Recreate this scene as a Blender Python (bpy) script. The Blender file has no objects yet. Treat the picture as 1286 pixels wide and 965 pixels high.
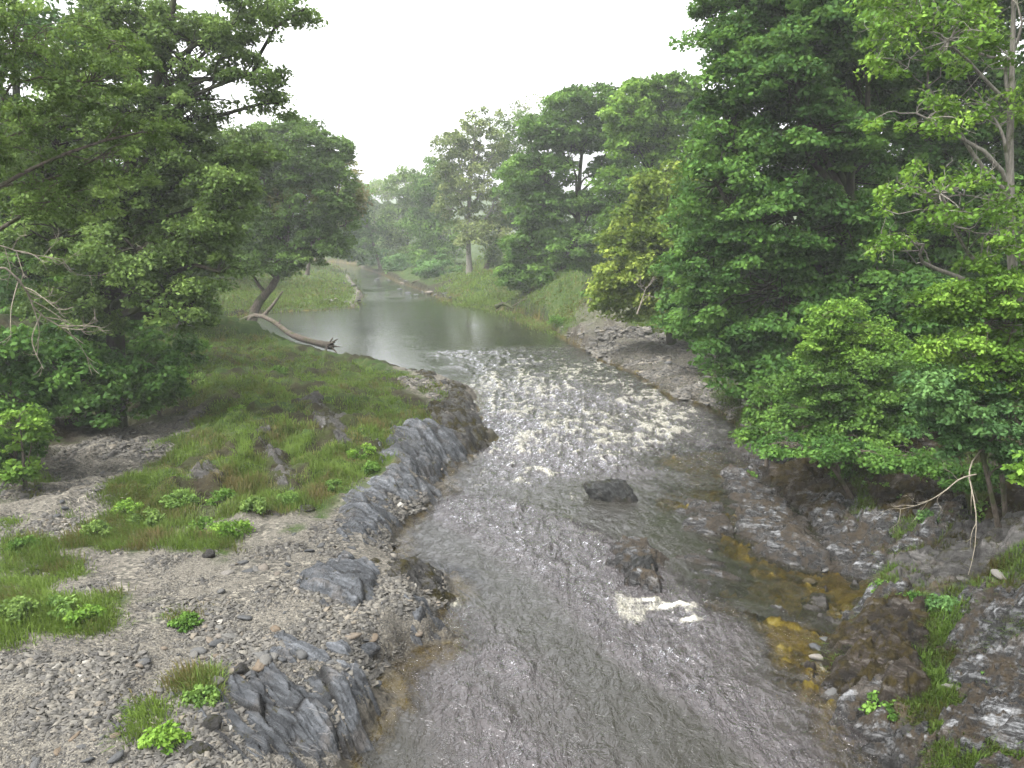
import bpy, math, random
import numpy as np
from mathutils import Vector
sc = bpy.context.scene
R = math.radians
rng = np.random.default_rng(7)
random.seed(7)

# ------------------------------------------------------------------ camera
CAM_H = 8.0; PITCH = R(11.4); FPX = 953.0
cam_d = bpy.data.cameras.new('camera'); cam = bpy.data.objects.new('camera', cam_d)
sc.collection.objects.link(cam); sc.camera = cam
cam.location = (0, 0, CAM_H); cam.rotation_euler = (math.pi/2 - PITCH, 0, 0)
cam_d.sensor_width = 36; cam_d.lens = 36*FPX/1286; cam_d.clip_start = .1; cam_d.clip_end = 5000

# ------------------------------------------------------------------ light
SUN_EL, SUN_ROT = R(60), R(-120)
w = bpy.data.worlds.new('World'); sc.world = w; w.use_nodes = True
nt = w.node_tree; bg = nt.nodes['Background']
sky = nt.nodes.new('ShaderNodeTexSky'); sky.sky_type = 'NISHITA'; sky.sun_disc = False
sky.sun_elevation = SUN_EL; sky.sun_rotation = SUN_ROT
sky.air_density = 1.0; sky.dust_density = 6.0; sky.ozone_density = 1.0
hs = nt.nodes.new('ShaderNodeHueSaturation'); hs.inputs['Saturation'].default_value = .09   # high thin overcast
nt.links.new(sky.outputs[0], hs.inputs['Color']); nt.links.new(hs.outputs[0], bg.inputs[0])
bg.inputs[1].default_value = .15
sd = bpy.data.lights.new('sun', 'SUN'); sd.energy = .8; sd.angle = R(25); sd.color = (1, .96, .9)
so = bpy.data.objects.new('sun', sd); sc.collection.objects.link(so)
sdir = Vector((math.sin(SUN_ROT)*math.cos(SUN_EL), math.cos(SUN_ROT)*math.cos(SUN_EL), math.sin(SUN_EL)))
so.rotation_euler = sdir.to_track_quat('Z', 'Y').to_euler(); so.location = (0, 0, 60)
sc.view_settings.view_transform = 'Standard'; sc.view_settings.look = 'None'
sc.view_settings.gamma = 1; sc.view_settings.use_curve_mapping = False
sc.view_settings.exposure = 2.4
sc.cycles.max_bounces = 6; sc.cycles.diffuse_bounces = 3; sc.cycles.glossy_bounces = 3
sc.cycles.transmission_bounces = 4; sc.cycles.transparent_max_bounces = 8; sc.cycles.volume_bounces = 1
sc.cycles.sample_clamp_indirect = 6
HAZE = .0006

# ------------------------------------------------------------------ numpy noise
def h2(ix, iy, s=0):
    n = (ix.astype(np.int64)*374761393 + iy.astype(np.int64)*668265263 + s*1442695041) & 0xffffffff
    n = ((n ^ (n >> 13))*1274126177) & 0xffffffff
    n = ((n ^ (n >> 16))*2246822519) & 0xffffffff
    return ((n ^ (n >> 15)) & 0xffffff)/float(0xffffff)
def vn(x, y, s=0):
    ix = np.floor(x); iy = np.floor(y); fx = x-ix; fy = y-iy
    fx = fx*fx*fx*(fx*(fx*6-15)+10); fy = fy*fy*fy*(fy*(fy*6-15)+10)
    a = h2(ix, iy, s); b = h2(ix+1, iy, s); c = h2(ix, iy+1, s); d = h2(ix+1, iy+1, s)
    return (a+(b-a)*fx)*(1-fy) + (c+(d-c)*fx)*fy
def fbm(x, y, s=0, o=4):
    v = 0; a = .5; t = 0
    for i in range(o):
        v = v + a*vn(x, y, s+i*17); t += a; a *= .5
        x, y = (x*.8-y*.6)*2.03+3.1, (x*.6+y*.8)*2.03-1.7
    return v/t
def ridge(x, y, s=0, o=3):
    v = 0; a = .5; t = 0
    for i in range(o):
        v = v + a*(1-np.abs(2*vn(x, y, s+i*31)-1))**2; t += a; a *= .55
        x, y = (x*.8-y*.6)*1.97+5.1, (x*.6+y*.8)*1.97-2.7
    return v/t
def worley(x, y, s=0):
    ix = np.floor(x); iy = np.floor(y)
    d1 = np.full(x.shape, 9.); d2 = np.full(x.shape, 9.); r = np.zeros(x.shape); ox = np.zeros(x.shape); oy = np.zeros(x.shape)
    for i in (-1, 0, 1):
        for j in (-1, 0, 1):
            cx = ix+i; cy = iy+j
            dx = cx+h2(cx, cy, s)-x; dy = cy+h2(cx, cy, s+9)-y; d = np.hypot(dx, dy)
            n = d < d1
            d2 = np.where(n, d1, np.minimum(d2, d)); r = np.where(n, h2(cx, cy, s+23), r)
            ox = np.where(n, dx, ox); oy = np.where(n, dy, oy); d1 = np.where(n, d, d1)
    return d1, d2, r, ox, oy
def sst(a, b, x):
    t = np.clip((x-a)/float(b-a), 0, 1); return t*t*(3-2*t)

# ------------------------------------------------------------------ photo point -> place in the world
CP, SP = math.cos(PITCH), math.sin(PITCH)
def ray(px, py):
    u = (np.asarray(px, float)-643)/FPX; v = (482.5-np.asarray(py, float))/FPX
    return u, CP+v*SP, -SP+v*CP
def at(px, py, z=0.):
    dx, dy, dz = ray(px, py); k = (z-CAM_H)/dz
    return np.stack([dx*k, dy*k], -1)
def atd(px, py, D):
    dx, dy, dz = ray(px, py); k = D/dy
    return np.array([dx*k, D+0*dx, CAM_H+dz*k])

def sdf(P, poly):
    """signed distance, positive inside"""
    d = np.full(len(P), 1e9); ins = np.zeros(len(P), bool); n = len(poly)
    for i in range(n):
        a = poly[i]; b = poly[(i+1) % n]; e = b-a; q = P-a
        t = np.clip((q@e)/(e@e+1e-12), 0, 1)
        r = q-t[:, None]*e; d = np.minimum(d, (r*r).sum(1))
        c = (a[1] > P[:, 1]) != (b[1] > P[:, 1])
        if abs(e[1]) > 1e-12:
            ins ^= c & (P[:, 0] < a[0]+(P[:, 1]-a[1])*e[0]/e[1])
    return np.where(ins, 1, -1)*np.sqrt(d)
def sdf_near(P, poly, m=3.):
    lo = poly.min(0)-m; hi = poly.max(0)+m
    k = ((P >= lo) & (P <= hi)).all(1); out = np.full(len(P), -m)
    if k.any(): out[k] = np.maximum(sdf(P[k], poly), -m)
    return out
def W(pts, z=0.):
    return np.array([at(p[0], p[1], z) for p in pts])

# ------------------------------------------------------------------ river outline
left = [(385,1200),(415,965),(440,935),(474,915),(480,880),(482,860),(505,835),(530,815),(570,800),(560,765),(582,748),(560,728),(520,716),
 (497,692),(508,655),(535,632),(556,612),(552,600),(568,585),(590,566),(618,549),(602,528),(600,505),(586,486),(560,478),(535,474),(505,466),
 (478,460),(430,455),(392,443),(352,434),(318,430),(290,428),(240,425),(225,410),(270,400),(345,392),(400,390),(445,386),(455,372),(440,350),(425,337),(380,333),(250,329)]
right = [(250,325.5),(420,329),(450,332),(458,338),(484,346),(500,354),(525,363),(545,371),(562,379),(600,386),(650,395),(682,404),(694,414),(722,431),
 (765,455),(800,468),(850,500),(895,512),(930,535),(935,552),(965,568),(1000,590),(1030,625),(1050,660),(1072,695),(1082,735),(1066,780),
 (1035,825),(1055,870),(1085,910),(1125,965),(1260,1200)]
river = np.vstack([[[-3.9, 2.]], W(left), W(right), [[4.6, 2.]]])
shallow = W([(800,556),(850,545),(900,555),(960,560),(1040,620),(1080,690),(1095,740),(1060,800),(1060,850),(1130,965),(1110,1100),(1000,965),(960,880),(900,800),(850,760),(850,690),(800,650),(790,590)])
rapid = W([(560,440),(720,435),(800,470),(860,505),(905,530),(900,560),(830,575),(790,590),(700,600),(620,620),(590,600),(620,550),(600,500),(585,480)])
# ------------------------------------------------------------------ height control points (px, py, height)
CT = [(50,900,.95),(200,900,.8),(0,965,1.0),(100,1100,.9),(300,800,.65),(100,700,.75),(350,700,.55),(420,640,.6),(350,900,.5),(-200,800,1.2),
 (250,600,1.15),(350,520,1.45),(450,520,1.2),(300,480,1.4),(540,500,.7),(400,460,.9),(250,440,1.2),(330,620,1.0),(180,620,.9),(480,480,.7),(560,520,.8),
 (200,540,.35),(100,600,.45),(150,640,.6),(30,640,.75),(60,570,.5),(220,525,.5),(110,540,.7),(0,500,2.5),(0,400,4.5),(160,470,2.0),(200,400,2.4),(280,400,1.6),(-200,500,4),
 (-300,350,8),(100,350,4),(380,375,.6),(430,350,.7),(400,340,1.0),(350,350,1.2),(300,340,2),(420,385,.4),(300,370,1.2),(200,335,4),
 (740,415,.5),(800,430,.6),(850,460,.5),(880,420,1.0),(940,500,.9),(900,480,.5),(1000,470,1.6),(1060,540,.7),(1150,560,1.5),(1286,560,2.4),(1400,500,4.5),(1100,400,4),
 (1100,640,.5),(1200,640,1.0),(1286,680,1.0),(1150,730,.35),(1060,700,.2),(1100,850,.35),(1286,800,.8),(1200,900,.45),(1286,965,.7),(1000,600,.2),(960,560,.2),(1350,700,2.6),(1400,1000,1.8),
 (620,375,.9),(660,365,1.3),(700,335,5.5),(640,325,5.5),(600,340,3.2),(750,370,3.0),(820,380,2.5),(560,358,1.4),(560,330,5),(500,335,3),(520,348,1.2),(470,328,3)]
CW = np.array([list(at(a, b, c))+[c] for a, b, c in CT])
for q in ((-200,400,22),(0,450,26),(150,420,24),(-120,180,12),(100,250,14),(-400,650,40),(400,650,34),(0,690,40),(200,120,14),(-90,60,9),(70,40,9),(20,5,1.5),(-15,4,1.4)):
    CW = np.vstack([CW, [q]])

STR = np.array([.85, -.527]); STN = np.array([.527, .85])      # slate bedding strike and normal
def strata(x, y, s=0, rot=0., full=False):
    c, n = math.cos(rot), math.sin(rot)
    u = x*STR[0]+y*STR[1]; v = x*STN[0]+y*STN[1]; u, v = u*c-v*n, u*n+v*c
    wv = v + .25*(fbm(u*.7, v*.7, s+5, 3)-.5)
    d1, d2, r, ox, oy = worley(u*.55, wv*3.0, s)
    big = (r-.5)*.13 - oy*.13
    e1, e2, r2, px_, py_ = worley(u*1.5+7, wv*12, s+3)
    fine = (r2-.5)*.04 - py_*.03
    crack = -.05*(1-sst(0, .10, d2-d1))
    hh = 1.15*big+1.3*fine+1.3*crack+(fbm(x*9, y*9, s, 2)-.5)*.012
    return (hh, np.maximum(1-sst(.02, .12, d2-d1), .75*(1-sst(.02, .10, e2-e1))), .6*r+.4*r2) if full else hh

def cover(P):
    """land distance, grass, gravel, masks at points"""
    return None
# grid shared by ground and its look-up
NR, NC = 820, 900; D0, D1 = 4.0, 700.
lr = np.linspace(math.log(D0), math.log(D1), NR); ss = np.linspace(-1, 1, NC); K = 2.2
tt = 1.5*np.sinh(K*ss)/math.sinh(K)
Dg = np.exp(lr)[:, None]+0*tt[None]; Xg = tt[None]*(Dg+15)
GP = np.stack([Xg.ravel(), Dg.ravel()], 1)
gx, gy = GP[:, 0], GP[:, 1]
def shore(x, y): return ((fbm(x*1.1, y*1.1, 501, 3)-.5)*1.0+(fbm(x*4, y*4, 502, 2)-.5)*.25)*sst(160, 30, y)
rd = -sdf(GP, river)+shore(gx, gy)                                   # + on land
num = np.zeros(len(GP)); den = np.zeros(len(GP))
wx = gx+1.5*(fbm(gx*.15, gy*.15, 3, 2)-.5); wy = gy
for a, b, c in CW:
    d2_ = (wx-a)**2+(wy-b)**2; wgt = 1/(d2_+.3+.0008*(a*a+b*b))**1.8
    num += wgt*c; den += wgt
base = num/den
landw = np.clip(.04*gy, .5, 6)
rise = sst(0, 1, rd/(landw*1.6))
h = np.where(rd > 0, .02+base*(.28*sst(0, .3, rd)+.72*rise), 0)
FORE = sst(21, 15, gy)*(gx < 2)
hum = (fbm(gx*1.9, gy*1.9, 13, 3)-.5)*.62*(1-.9*FORE)+(1-.5*FORE)*(fbm(gx*.9, gy*.9, 11, 4)-.5)*.35+(fbm(gx*.25, gy*.25, 12, 2)-.5)*.5
hum *= 1-.75*sst(.3,.6,mask([([(690,408),(760,400),(860,405),(920,420),(960,480),(950,540),(900,520),(850,505),(760,460)],.5)], .5, .6, .8, 60)) if False else 1
h += np.where(rd > 0, hum*sst(.1, 2.5, rd)*np.clip(base, .3, 1.3), 0)
sh = sst(-1.1, 1.3, sdf_near(GP, shallow)+(fbm(gx*.7, gy*.7, 23, 3)-.5)*2.2)
dep = (.10+1.0*sst(0, 2.0, -rd))*(1-sh)+sh*(.04+.14*sst(.1, 1.6, -rd)+.26*(fbm(gx*.8, gy*.8, 21, 3)-.35)+.12*(ridge(gx*2.2, gy*2.2, 22)-.5))
bedn = strata(gx, gy, 40)*1.1+(ridge(gx*1.1, gy*1.1, 41)-.45)*.30*sst(820, 960, 0*gx+900)
h = np.where(rd > 0, h, -np.maximum(dep, -.06)*sst(0, .35, -rd)+bedn*sst(0, .5, -rd)*sh)
# cover masks
def mask(polys, soft=.35, namp=.9, ns=.8, seed=50, zz=.8):
    m = np.zeros(len(GP))
    nn = (fbm(gx*ns, gy*ns, seed, 4)-.5)*namp*2
    for pl, z in polys:
        m = np.maximum(m, sst(-soft, soft, sdf_near(GP, W(pl, z), 4.)+nn))
    return m
grass_polys = [([(150,650),(140,610),(170,580),(200,545),(250,510),(235,470),(190,470),(160,385),(250,365),(330,400),(350,420),(430,440),(500,455),(560,474),(590,505),(540,530),(500,560),(470,580),(450,605),(400,635),(310,650),(300,680),(210,680)],1.1),
 ([(0,660),(60,660),(100,690),(90,720),(30,740),(0,730)],.8),([(0,750),(40,750),(130,760),(120,800),(50,800),(0,830)],.85),([(0,560),(50,580),(60,610),(0,640)],.7),
 ([(90,655),(150,655),(140,690),(100,690)],.7),([(215,770),(260,772),(250,795),(220,793)],.6),([(225,868),(262,868),(262,900),(225,905)],.6),([(170,925),(235,910),(230,945),(180,955)],.6),
 ([(330,385),(300,360),(250,350),(300,335),(400,332),(425,345),(435,365),(440,382),(400,388)],.6),
 ([(570,380),(560,362),(580,345),(600,330),(650,320),(720,335),(740,380),(720,400),(690,405),(650,392),(600,384)],1.6),
 ([(790,415),(840,400),(900,385),(930,400),(900,420),(830,418)],1.0),
 ([(1100,600),(1180,590),(1286,640),(1286,690),(1200,690),(1100,650)],1.5),([(1090,730),(1170,720),(1286,745),(1286,800),(1200,830),(1130,800)],.8)]
grass = mask(grass_polys)
bare = mask([([(235,580),(280,575),(288,602),(250,608)],1.4),([(375,495),(410,500),(445,545),(400,548)],1.4),([(310,545),(345,545),(380,600),(340,595)],1.3),([(500,480),(555,490),(540,500),(500,498)],.9),([(230,650),(330,640),(400,640),(330,665),(250,668)],.9)], .15, .35, 1.5, 77)
grass *= 1-bare*.95
grass = np.maximum(grass, sst(48, 70, gy)*(rd > .8)*sst(.25, .45, fbm(gx*.12, gy*.12, 88, 3)))
grass = np.maximum(grass, .8*sst(5, 12, rd)*sst(26, 40, gy))
gravel = mask([([(-300,1300),(-300,640),(0,640),(60,570),(130,540),(260,510),(250,560),(160,600),(150,660),(320,650),(420,640),(460,600),(530,560),(620,540),(620,700),(600,1300)],.7),
 ([(690,408),(760,400),(860,405),(920,420),(960,480),(950,540),(900,520),(850,505),(760,460)],.5),([(400,330),(470,340),(490,400),(430,392),(395,372)],.4),
 ([(480,460),(620,470),(620,560),(560,520)],.6)], .5, .6, .8, 60)
rocky = mask([([(900,575),(960,560),(1080,560),(1180,640),(1330,650),(1400,1300),(1150,1300),(1100,965),(1020,850),(1060,760),(1000,720),(920,650)],.4),([(915,535),(960,545),(940,580),(905,575)],.1)], .4, .7, .9, 79)*(rd > 0)
_gs, _gc, _gt = strata(gx, gy, 71, 0, True)
h += rocky*sst(0, .3, rd)*(_gs*1.3+(ridge(gx*1.3, gy*1.3, 72)-.5)*.34)
gravel *= (1-rocky)*(1-.45*(gx > 2)*(gy > 20))  # right far shingle mixed towards dark soil, painting in the tree shade
grass *= 1-.9*sst(.53, .61, fbm(gx*1.1, gy*1.1, 91, 4))*(gy < 45)*(gx < 2)*(gy > 14)
h += (rd > 0)*(gx > 3)*(gy < 70)*(1-gravel)*(1-rocky)*(ridge(gx*1.5, gy*1.5, 73)-.5)*.22*sst(0, 1, rd)
wet = 1-sst(.0, .55, rd+(fbm(gx*1.5, gy*1.5, 66, 3)-.5)*.5)
h += np.where(rd > 0, gravel*(fbm(gx*7, gy*7, 31, 3)-.5)*.05, 0)
Hg = h.reshape(NR, NC)
def look(A, x, y):
    x = np.asarray(x, float); y = np.maximum(np.asarray(y, float), D0+.01)
    r = (np.log(y)-lr[0])/(lr[1]-lr[0]); t = np.clip(x/(y+15), -1.49, 1.49)
    c = (np.arcsinh(t*math.sinh(K)/1.5)/K+1)/2*(NC-1)
    r = np.clip(r, 0, NR-1.001); c = np.clip(c, 0, NC-1.001)
    i = r.astype(int); j = c.astype(int); a = r-i; b = c-j
    A = A.reshape(NR, NC)
    return (A[i, j]*(1-b)+A[i, j+1]*b)*(1-a)+(A[i+1, j]*(1-b)+A[i+1, j+1]*b)*a
def gz(x, y): return look(Hg, x, y)
def on(px, py, n=10):
    """the spot of the ground seen at a photo point"""
    z = np.full(np.shape(px), .6)
    for _ in range(n):
        p = at(px, py, z); z = .5*z+.5*np.maximum(gz(p[..., 0], p[..., 1]), 0)
    return np.stack([p[..., 0], p[..., 1], z], -1)

# ------------------------------------------------------------------ mesh helpers
def mk(name, V, F, mat, attrs=None, smooth=False, parent=None, link=True):
    V = np.asarray(V, np.float32); F = np.asarray(F, np.int32)
    me = bpy.data.meshes.new(name); me.vertices.add(len(V)); me.vertices.foreach_set('co', V.ravel())
    n, k = F.shape; me.loops.add(n*k); me.polygons.add(n)
    me.loops.foreach_set('vertex_index', F.ravel()); me.polygons.foreach_set('loop_start', np.arange(n, dtype=np.int32)*k)
    if smooth: me.polygons.foreach_set('use_smooth', np.ones(n, bool))
    me.update(calc_edges=True)
    for a, v in (attrs or {}).items():
        at_ = me.attributes.new(a, 'FLOAT', 'POINT'); at_.data.foreach_set('value', np.asarray(v, np.float32).ravel())
    me.materials.append(mat)
    o = bpy.data.objects.new(name, me)
    if link: sc.collection.objects.link(o)
    if parent: o.parent = parent
    return o
def empty(name, loc, label, cat, group=None):
    o = bpy.data.objects.new(name, None); sc.collection.objects.link(o); o.location = loc; o.empty_display_size = .3
    o['label'] = label; o['category'] = cat
    if group: o['group'] = group
    return o
def tag(o, label, cat, group=None):
    o['label'] = label; o['category'] = cat
    if group: o['group'] = group
    return o
def gridfaces(nr, nc, keep=None):
    i = np.arange(nr*nc).reshape(nr, nc)
    F = np.stack([i[:-1, :-1], i[:-1, 1:], i[1:, 1:], i[1:, :-1]], -1).reshape(-1, 4)
    if keep is not None: F = F[keep[F].any(1)]
    return F
def compact(V, F, attrs):
    u, inv = np.unique(F, return_inverse=True)
    return V[u], inv.reshape(F.shape), {k: v[u] for k, v in attrs.items()}

# ------------------------------------------------------------------ materials
class NT:
    def __init__(s, name):
        s.m = bpy.data.materials.new(name); s.m.use_nodes = True; s.t = s.m.node_tree; s.t.nodes.clear()
        s.out = s.n('ShaderNodeOutputMaterial')
    def n(s, t, **k):
        o = s.t.nodes.new(t)
        for a, v in k.items(): setattr(o, a, v)
        return o
    def l(s, a, b): s.t.links.new(a, b)
    def put(s, i, v):
        if hasattr(v, 'links'): s.l(v, i)
        else: i.default_value = v
    def attr(s, name): return s.n('ShaderNodeAttribute', attribute_name=name).outputs['Fac']
    def coord(s): return s.n('ShaderNodeTexCoord').outputs['Object']
    def geo(s): return s.n('ShaderNodeNewGeometry')
    def mapping(s, v, scale=(1, 1, 1), rot=(0, 0, 0)):
        m = s.n('ShaderNodeMapping'); s.l(v, m.inputs[0]); m.inputs['Scale'].default_value = scale; m.inputs['Rotation'].default_value = rot
        return m.outputs[0]
    def noise(s, v, scale, detail=4, rough=.6, dist=0.):
        o = s.n('ShaderNodeTexNoise'); s.l(v, o.inputs['Vector']); o.inputs['Scale'].default_value = scale
        o.inputs['Detail'].default_value = detail; o.inputs['Roughness'].default_value = rough; o.inputs['Distortion'].default_value = dist
        return o.outputs[0]
    def vor(s, v, scale, feat='F1'):
        o = s.n('ShaderNodeTexVoronoi', feature=feat); s.l(v, o.inputs['Vector']); o.inputs['Scale'].default_value = scale
        return o
    def ramp(s, f, stops):
        o = s.n('ShaderNodeValToRGB'); s.l(f, o.inputs[0]); e = o.color_ramp.elements
        while len(e) < len(stops): e.new(.5)
        for i, (p, c) in enumerate(stops):
            e[i].position = p; e[i].color = (c, c, c, 1) if isinstance(c, (int, float)) else (*c, 1)
        return o.outputs[0]
    def math(s, op, a, b=0., c=0.):
        o = s.n('ShaderNodeMath', operation=op); s.put(o.inputs[0], a); s.put(o.inputs[1], b); s.put(o.inputs[2], c); return o.outputs[0]
    def mix(s, f, a, b, mode='MIX'):
        o = s.n('ShaderNodeMix', data_type='RGBA', blend_type=mode); s.put(o.inputs[0], f)
        for i, v in ((6, a), (7, b)):
            if isinstance(v, tuple): v = (*v[:3], 1)
            s.put(o.inputs[i], v)
        return o.outputs[2]
    def rng(s, v, a, b, c, d):
        o = s.n('ShaderNodeMapRange', interpolation_type='SMOOTHSTEP'); s.put(o.inputs[0], v)
        for i, q in enumerate((a, b, c, d)): o.inputs[i+1].default_value = q
        return o.outputs[0]
    def bump(s, hgt, dist, strength=1., nrm=None):
        o = s.n('ShaderNodeBump'); s.l(hgt, o.inputs['Height']); o.inputs['Distance'].default_value = dist; o.inputs['Strength'].default_value = strength
        if nrm: s.l(nrm, o.inputs['Normal'])
        return o.outputs[0]
    def bsdf(s, col, rough=.8, nrm=None, spec=.12, k=.68):
        col = s.mix(1., col, (k, k, k), 'MULTIPLY')
        o = s.n('ShaderNodeBsdfPrincipled'); s.put(o.inputs['Base Color'], (*col, 1) if isinstance(col, tuple) else col)
        s.put(o.inputs['Roughness'], rough); s.put(o.inputs['Specular IOR Level'], spec)
        if nrm: s.l(nrm, o.inputs['Normal'])
        return o
    def done(s, sh): s.l(sh, s.out.inputs[0]); return s.m

def mat_ground():
    s = NT('ground_cover'); P = s.coord()
    v1 = s.vor(s.mapping(P, (1, 1.5, 1)), 11); v2 = s.vor(P, 34)
    c1 = s.ramp(s.math('FRACT', s.math('MULTIPLY', v1.outputs['Color'], 3.7)), [(0, (.045,.043,.038)), (.45, (.105,.098,.083)), (.8, (.165,.152,.127)), (1, (.25,.23,.19))])
    c2 = s.ramp(s.math('FRACT', s.math('MULTIPLY', v2.outputs['Color'], 5.3)), [(0, (.075,.069,.059)), (.5, (.13,.12,.10)), (1, (.20,.185,.155))])
    sel = s.rng(s.noise(P, .9, 3), .42, .58, 0, 1)
    grav = s.mix(sel, c1, c2)
    grav = s.mix(s.rng(s.noise(P, .6, 4), .55, .75, 0, .5), grav, (.085,.075,.06))
    soil = s.ramp(s.noise(P, 2.2, 8, .7), [(.3, (.010,.008,.006)), (.5, (.026,.021,.013)), (.7, (.05,.04,.024))])
    soil = s.mix(s.rng(s.noise(P, 1.1, 6, .7), .45, .6, 0, .8), soil, s.mix(s.noise(P, 6, 4), (.012,.020,.006), (.05,.065,.016)))
    gr = s.ramp(s.noise(P, 1.3, 8, .7), [(.3, (.02,.034,.009)), (.5, (.036,.062,.015)), (.68, (.07,.07,.028))])
    col = s.mix(s.attr('gravel'), soil, grav)
    col = s.mix(s.attr('grass'), col, gr)
    ang = math.atan2(STR[1], STR[0]); rq = s.mapping(s.mapping(P, (1, 1, 1), (0, 0, -ang)), (.8, 4, 2))
    rk = s.ramp(s.noise(rq, 2.4, 8, .75, .5), [(.36, (.005,.005,.005)), (.50, (.011,.010,.009)), (.63, (.035,.035,.036)), (.75, (.16,.16,.165))])  # low mid stops paint overhang shade, the pale stop paints sky sheen
    rk = s.mix(s.rng(s.noise(P, 1.5, 6, .7), .47, .56, 0, .9), rk, s.mix(s.noise(P, 5, 4), (.012,.008,.004), (.045,.030,.008)))
    rk = s.mix(1., rk, s.ramp(s.attr('tone'), [(0, .4), (.5, .95), (1, 1.9)]), 'MULTIPLY'); rk = s.mix(s.math('MULTIPLY', s.attr('crack'), .85), rk, (.006,.005,.004))
    col = s.mix(s.attr('rocky'), col, rk)
    bed = s.ramp(s.noise(P, 1.6, 7, .7, .8), [(.34, (.012,.009,.004)), (.46, (.12,.09,.010)), (.56, (.23,.185,.026)), (.70, (.26,.25,.17))])
    col = s.mix(s.attr('bed'), col, bed)
    w_ = s.attr('wet')
    col = s.mix(w_, col, (.42,.40,.37), 'MULTIPLY')
    bh = s.math('ADD', s.math('MULTIPLY', v1.outputs['Distance'], .5), s.math('ADD', s.math('MULTIPLY', v2.outputs['Distance'], .2), s.noise(P, 6, 8, .75)))
    nb = s.bump(bh, .05, .8)
    return s.done(s.bsdf(col, s.math('SUBTRACT', s.rng(w_, 0, 1, .9, .55), s.math('MULTIPLY', s.attr('rocky'), .3)), nb, s.math('ADD', .08, s.math('MULTIPLY', s.attr('rocky'), .2))).outputs[0])

def mat_rock(name, lo, mid, hi, moss=.2, mosscol=(.05,.045,.015), rough=.5, vein=.6):
    s = NT(name); P = s.coord(); ang = math.atan2(STR[1], STR[0])
    q = s.mapping(s.mapping(P, (1, 1, 1), (0, 0, -ang)), (.9, 5, 3.))
    n1 = s.noise(q, 2.2, 8, .72, .15); n2 = s.noise(P, 9, 6, .7)
    col = s.ramp(n1, [(.3, lo), (.5, mid), (.72, hi)])
    col = s.mix(s.rng(n2, .35, .7, 0, .45), col, s.mix(.5, lo, mid))
    patch = s.noise(P, 1.7, 5, .65)
    col = s.mix(s.rng(patch, .52, .66, 0, .35), col, (.085,.068,.05))
    vn_ = s.vor(s.mapping(q, (.5, .35, 1)), 1.3, 'DISTANCE_TO_EDGE').outputs[0]
    col = s.mix(s.math('MULTIPLY', s.rng(vn_, 0, .012, 1, 0), s.math('MULTIPLY', s.rng(patch, .45, .55, 0, 1), vein)), col, (.26,.25,.24))
    col = s.mix(1., col, s.ramp(s.attr('tone'), [(0, .45), (.5, .95), (1, 1.6)]), 'MULTIPLY')
    col = s.mix(s.math('MULTIPLY', s.attr('crack'), .8), col, (.010,.009,.008))
    g = s.geo(); sep = s.n('ShaderNodeSeparateXYZ'); s.l(g.outputs['Normal'], sep.inputs[0])
    mm = s.noise(P, 2.3, 6, .7)
    mf = s.rng(s.math('ADD', mm, s.math('MULTIPLY', s.math('SUBTRACT', sep.outputs[2], .8), .12)), .62-.36*moss, .72-.36*moss, 0, 1)
    mc = s.mix(s.rng(s.noise(P, 7, 5), .4, .65, 0, 1), mosscol, tuple(.35*c for c in mosscol))
    col = s.mix(mf, col, mc)
    sepP = s.n('ShaderNodeSeparateXYZ'); s.l(g.outputs['Position'], sepP.inputs[0])
    wet_ = s.rng(s.math('ADD', sepP.outputs[2], s.math('MULTIPLY', patch, .25)), .15, .42, 1, 0)
    col = s.mix(wet_, col, (.62,.60,.58), 'MULTIPLY')
    rr = s.math('ADD', s.math('MULTIPLY', mf, .4), s.math('SUBTRACT', rough, s.math('MULTIPLY', wet_, .06)))
    nb = s.bump(s.math('ADD', n1, s.math('MULTIPLY', n2, .5)), .09, 1.)
    return s.done(s.bsdf(col, rr, nb, .30 if rough < .3 else .14).outputs[0])

def mat_leaf(name, dark, mid, light, trans=.42, warm=None):
    s = NT(name); r = s.attr('rnd')
    dark, mid, light = [(c[0]*1.5, c[1]*1.68, c[2]*1.2) for c in (dark, mid, light)] if 'leaf' in name else (dark, mid, light)
    if 'leaf' in name: dark = tuple(c*.72 for c in dark); light = tuple(c*1.2 for c in light)
    col = s.ramp(r, [(0, dark), (.5, mid), (1, light)])
    if warm: col = s.mix(s.rng(s.noise(s.coord(), .22, 2), .60, .66, 0, .8), col, warm)
    p = s.bsdf(col, .6, None, .08); t = s.n('ShaderNodeBsdfTranslucent')
    s.l(s.mix(1., s.mix(.35, col, (.12,.16,.02)), (.68, .70, .62), 'MULTIPLY'), t.inputs[0])
    m = s.n('ShaderNodeMixShader'); m.inputs[0].default_value = trans
    s.l(p.outputs[0], m.inputs[1]); s.l(t.outputs[0], m.inputs[2]); return s.done(m.outputs[0])

def mat_bark(name, lo, hi, moss=0.):
    s = NT(name); P = s.coord(); q = s.mapping(P, (6, 6, 1.2)); n = s.noise(q, 3, 7, .7, .3)
    col = s.ramp(n, [(.32, lo), (.68, hi)])
    if moss: col = s.mix(s.rng(s.noise(P, 1.8, 5), .6-moss*.3, .7-moss*.3, 0, .8), col, (.04,.055,.015))
    return s.done(s.bsdf(col, .85, s.bump(n, .04, .8)).outputs[0])

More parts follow.
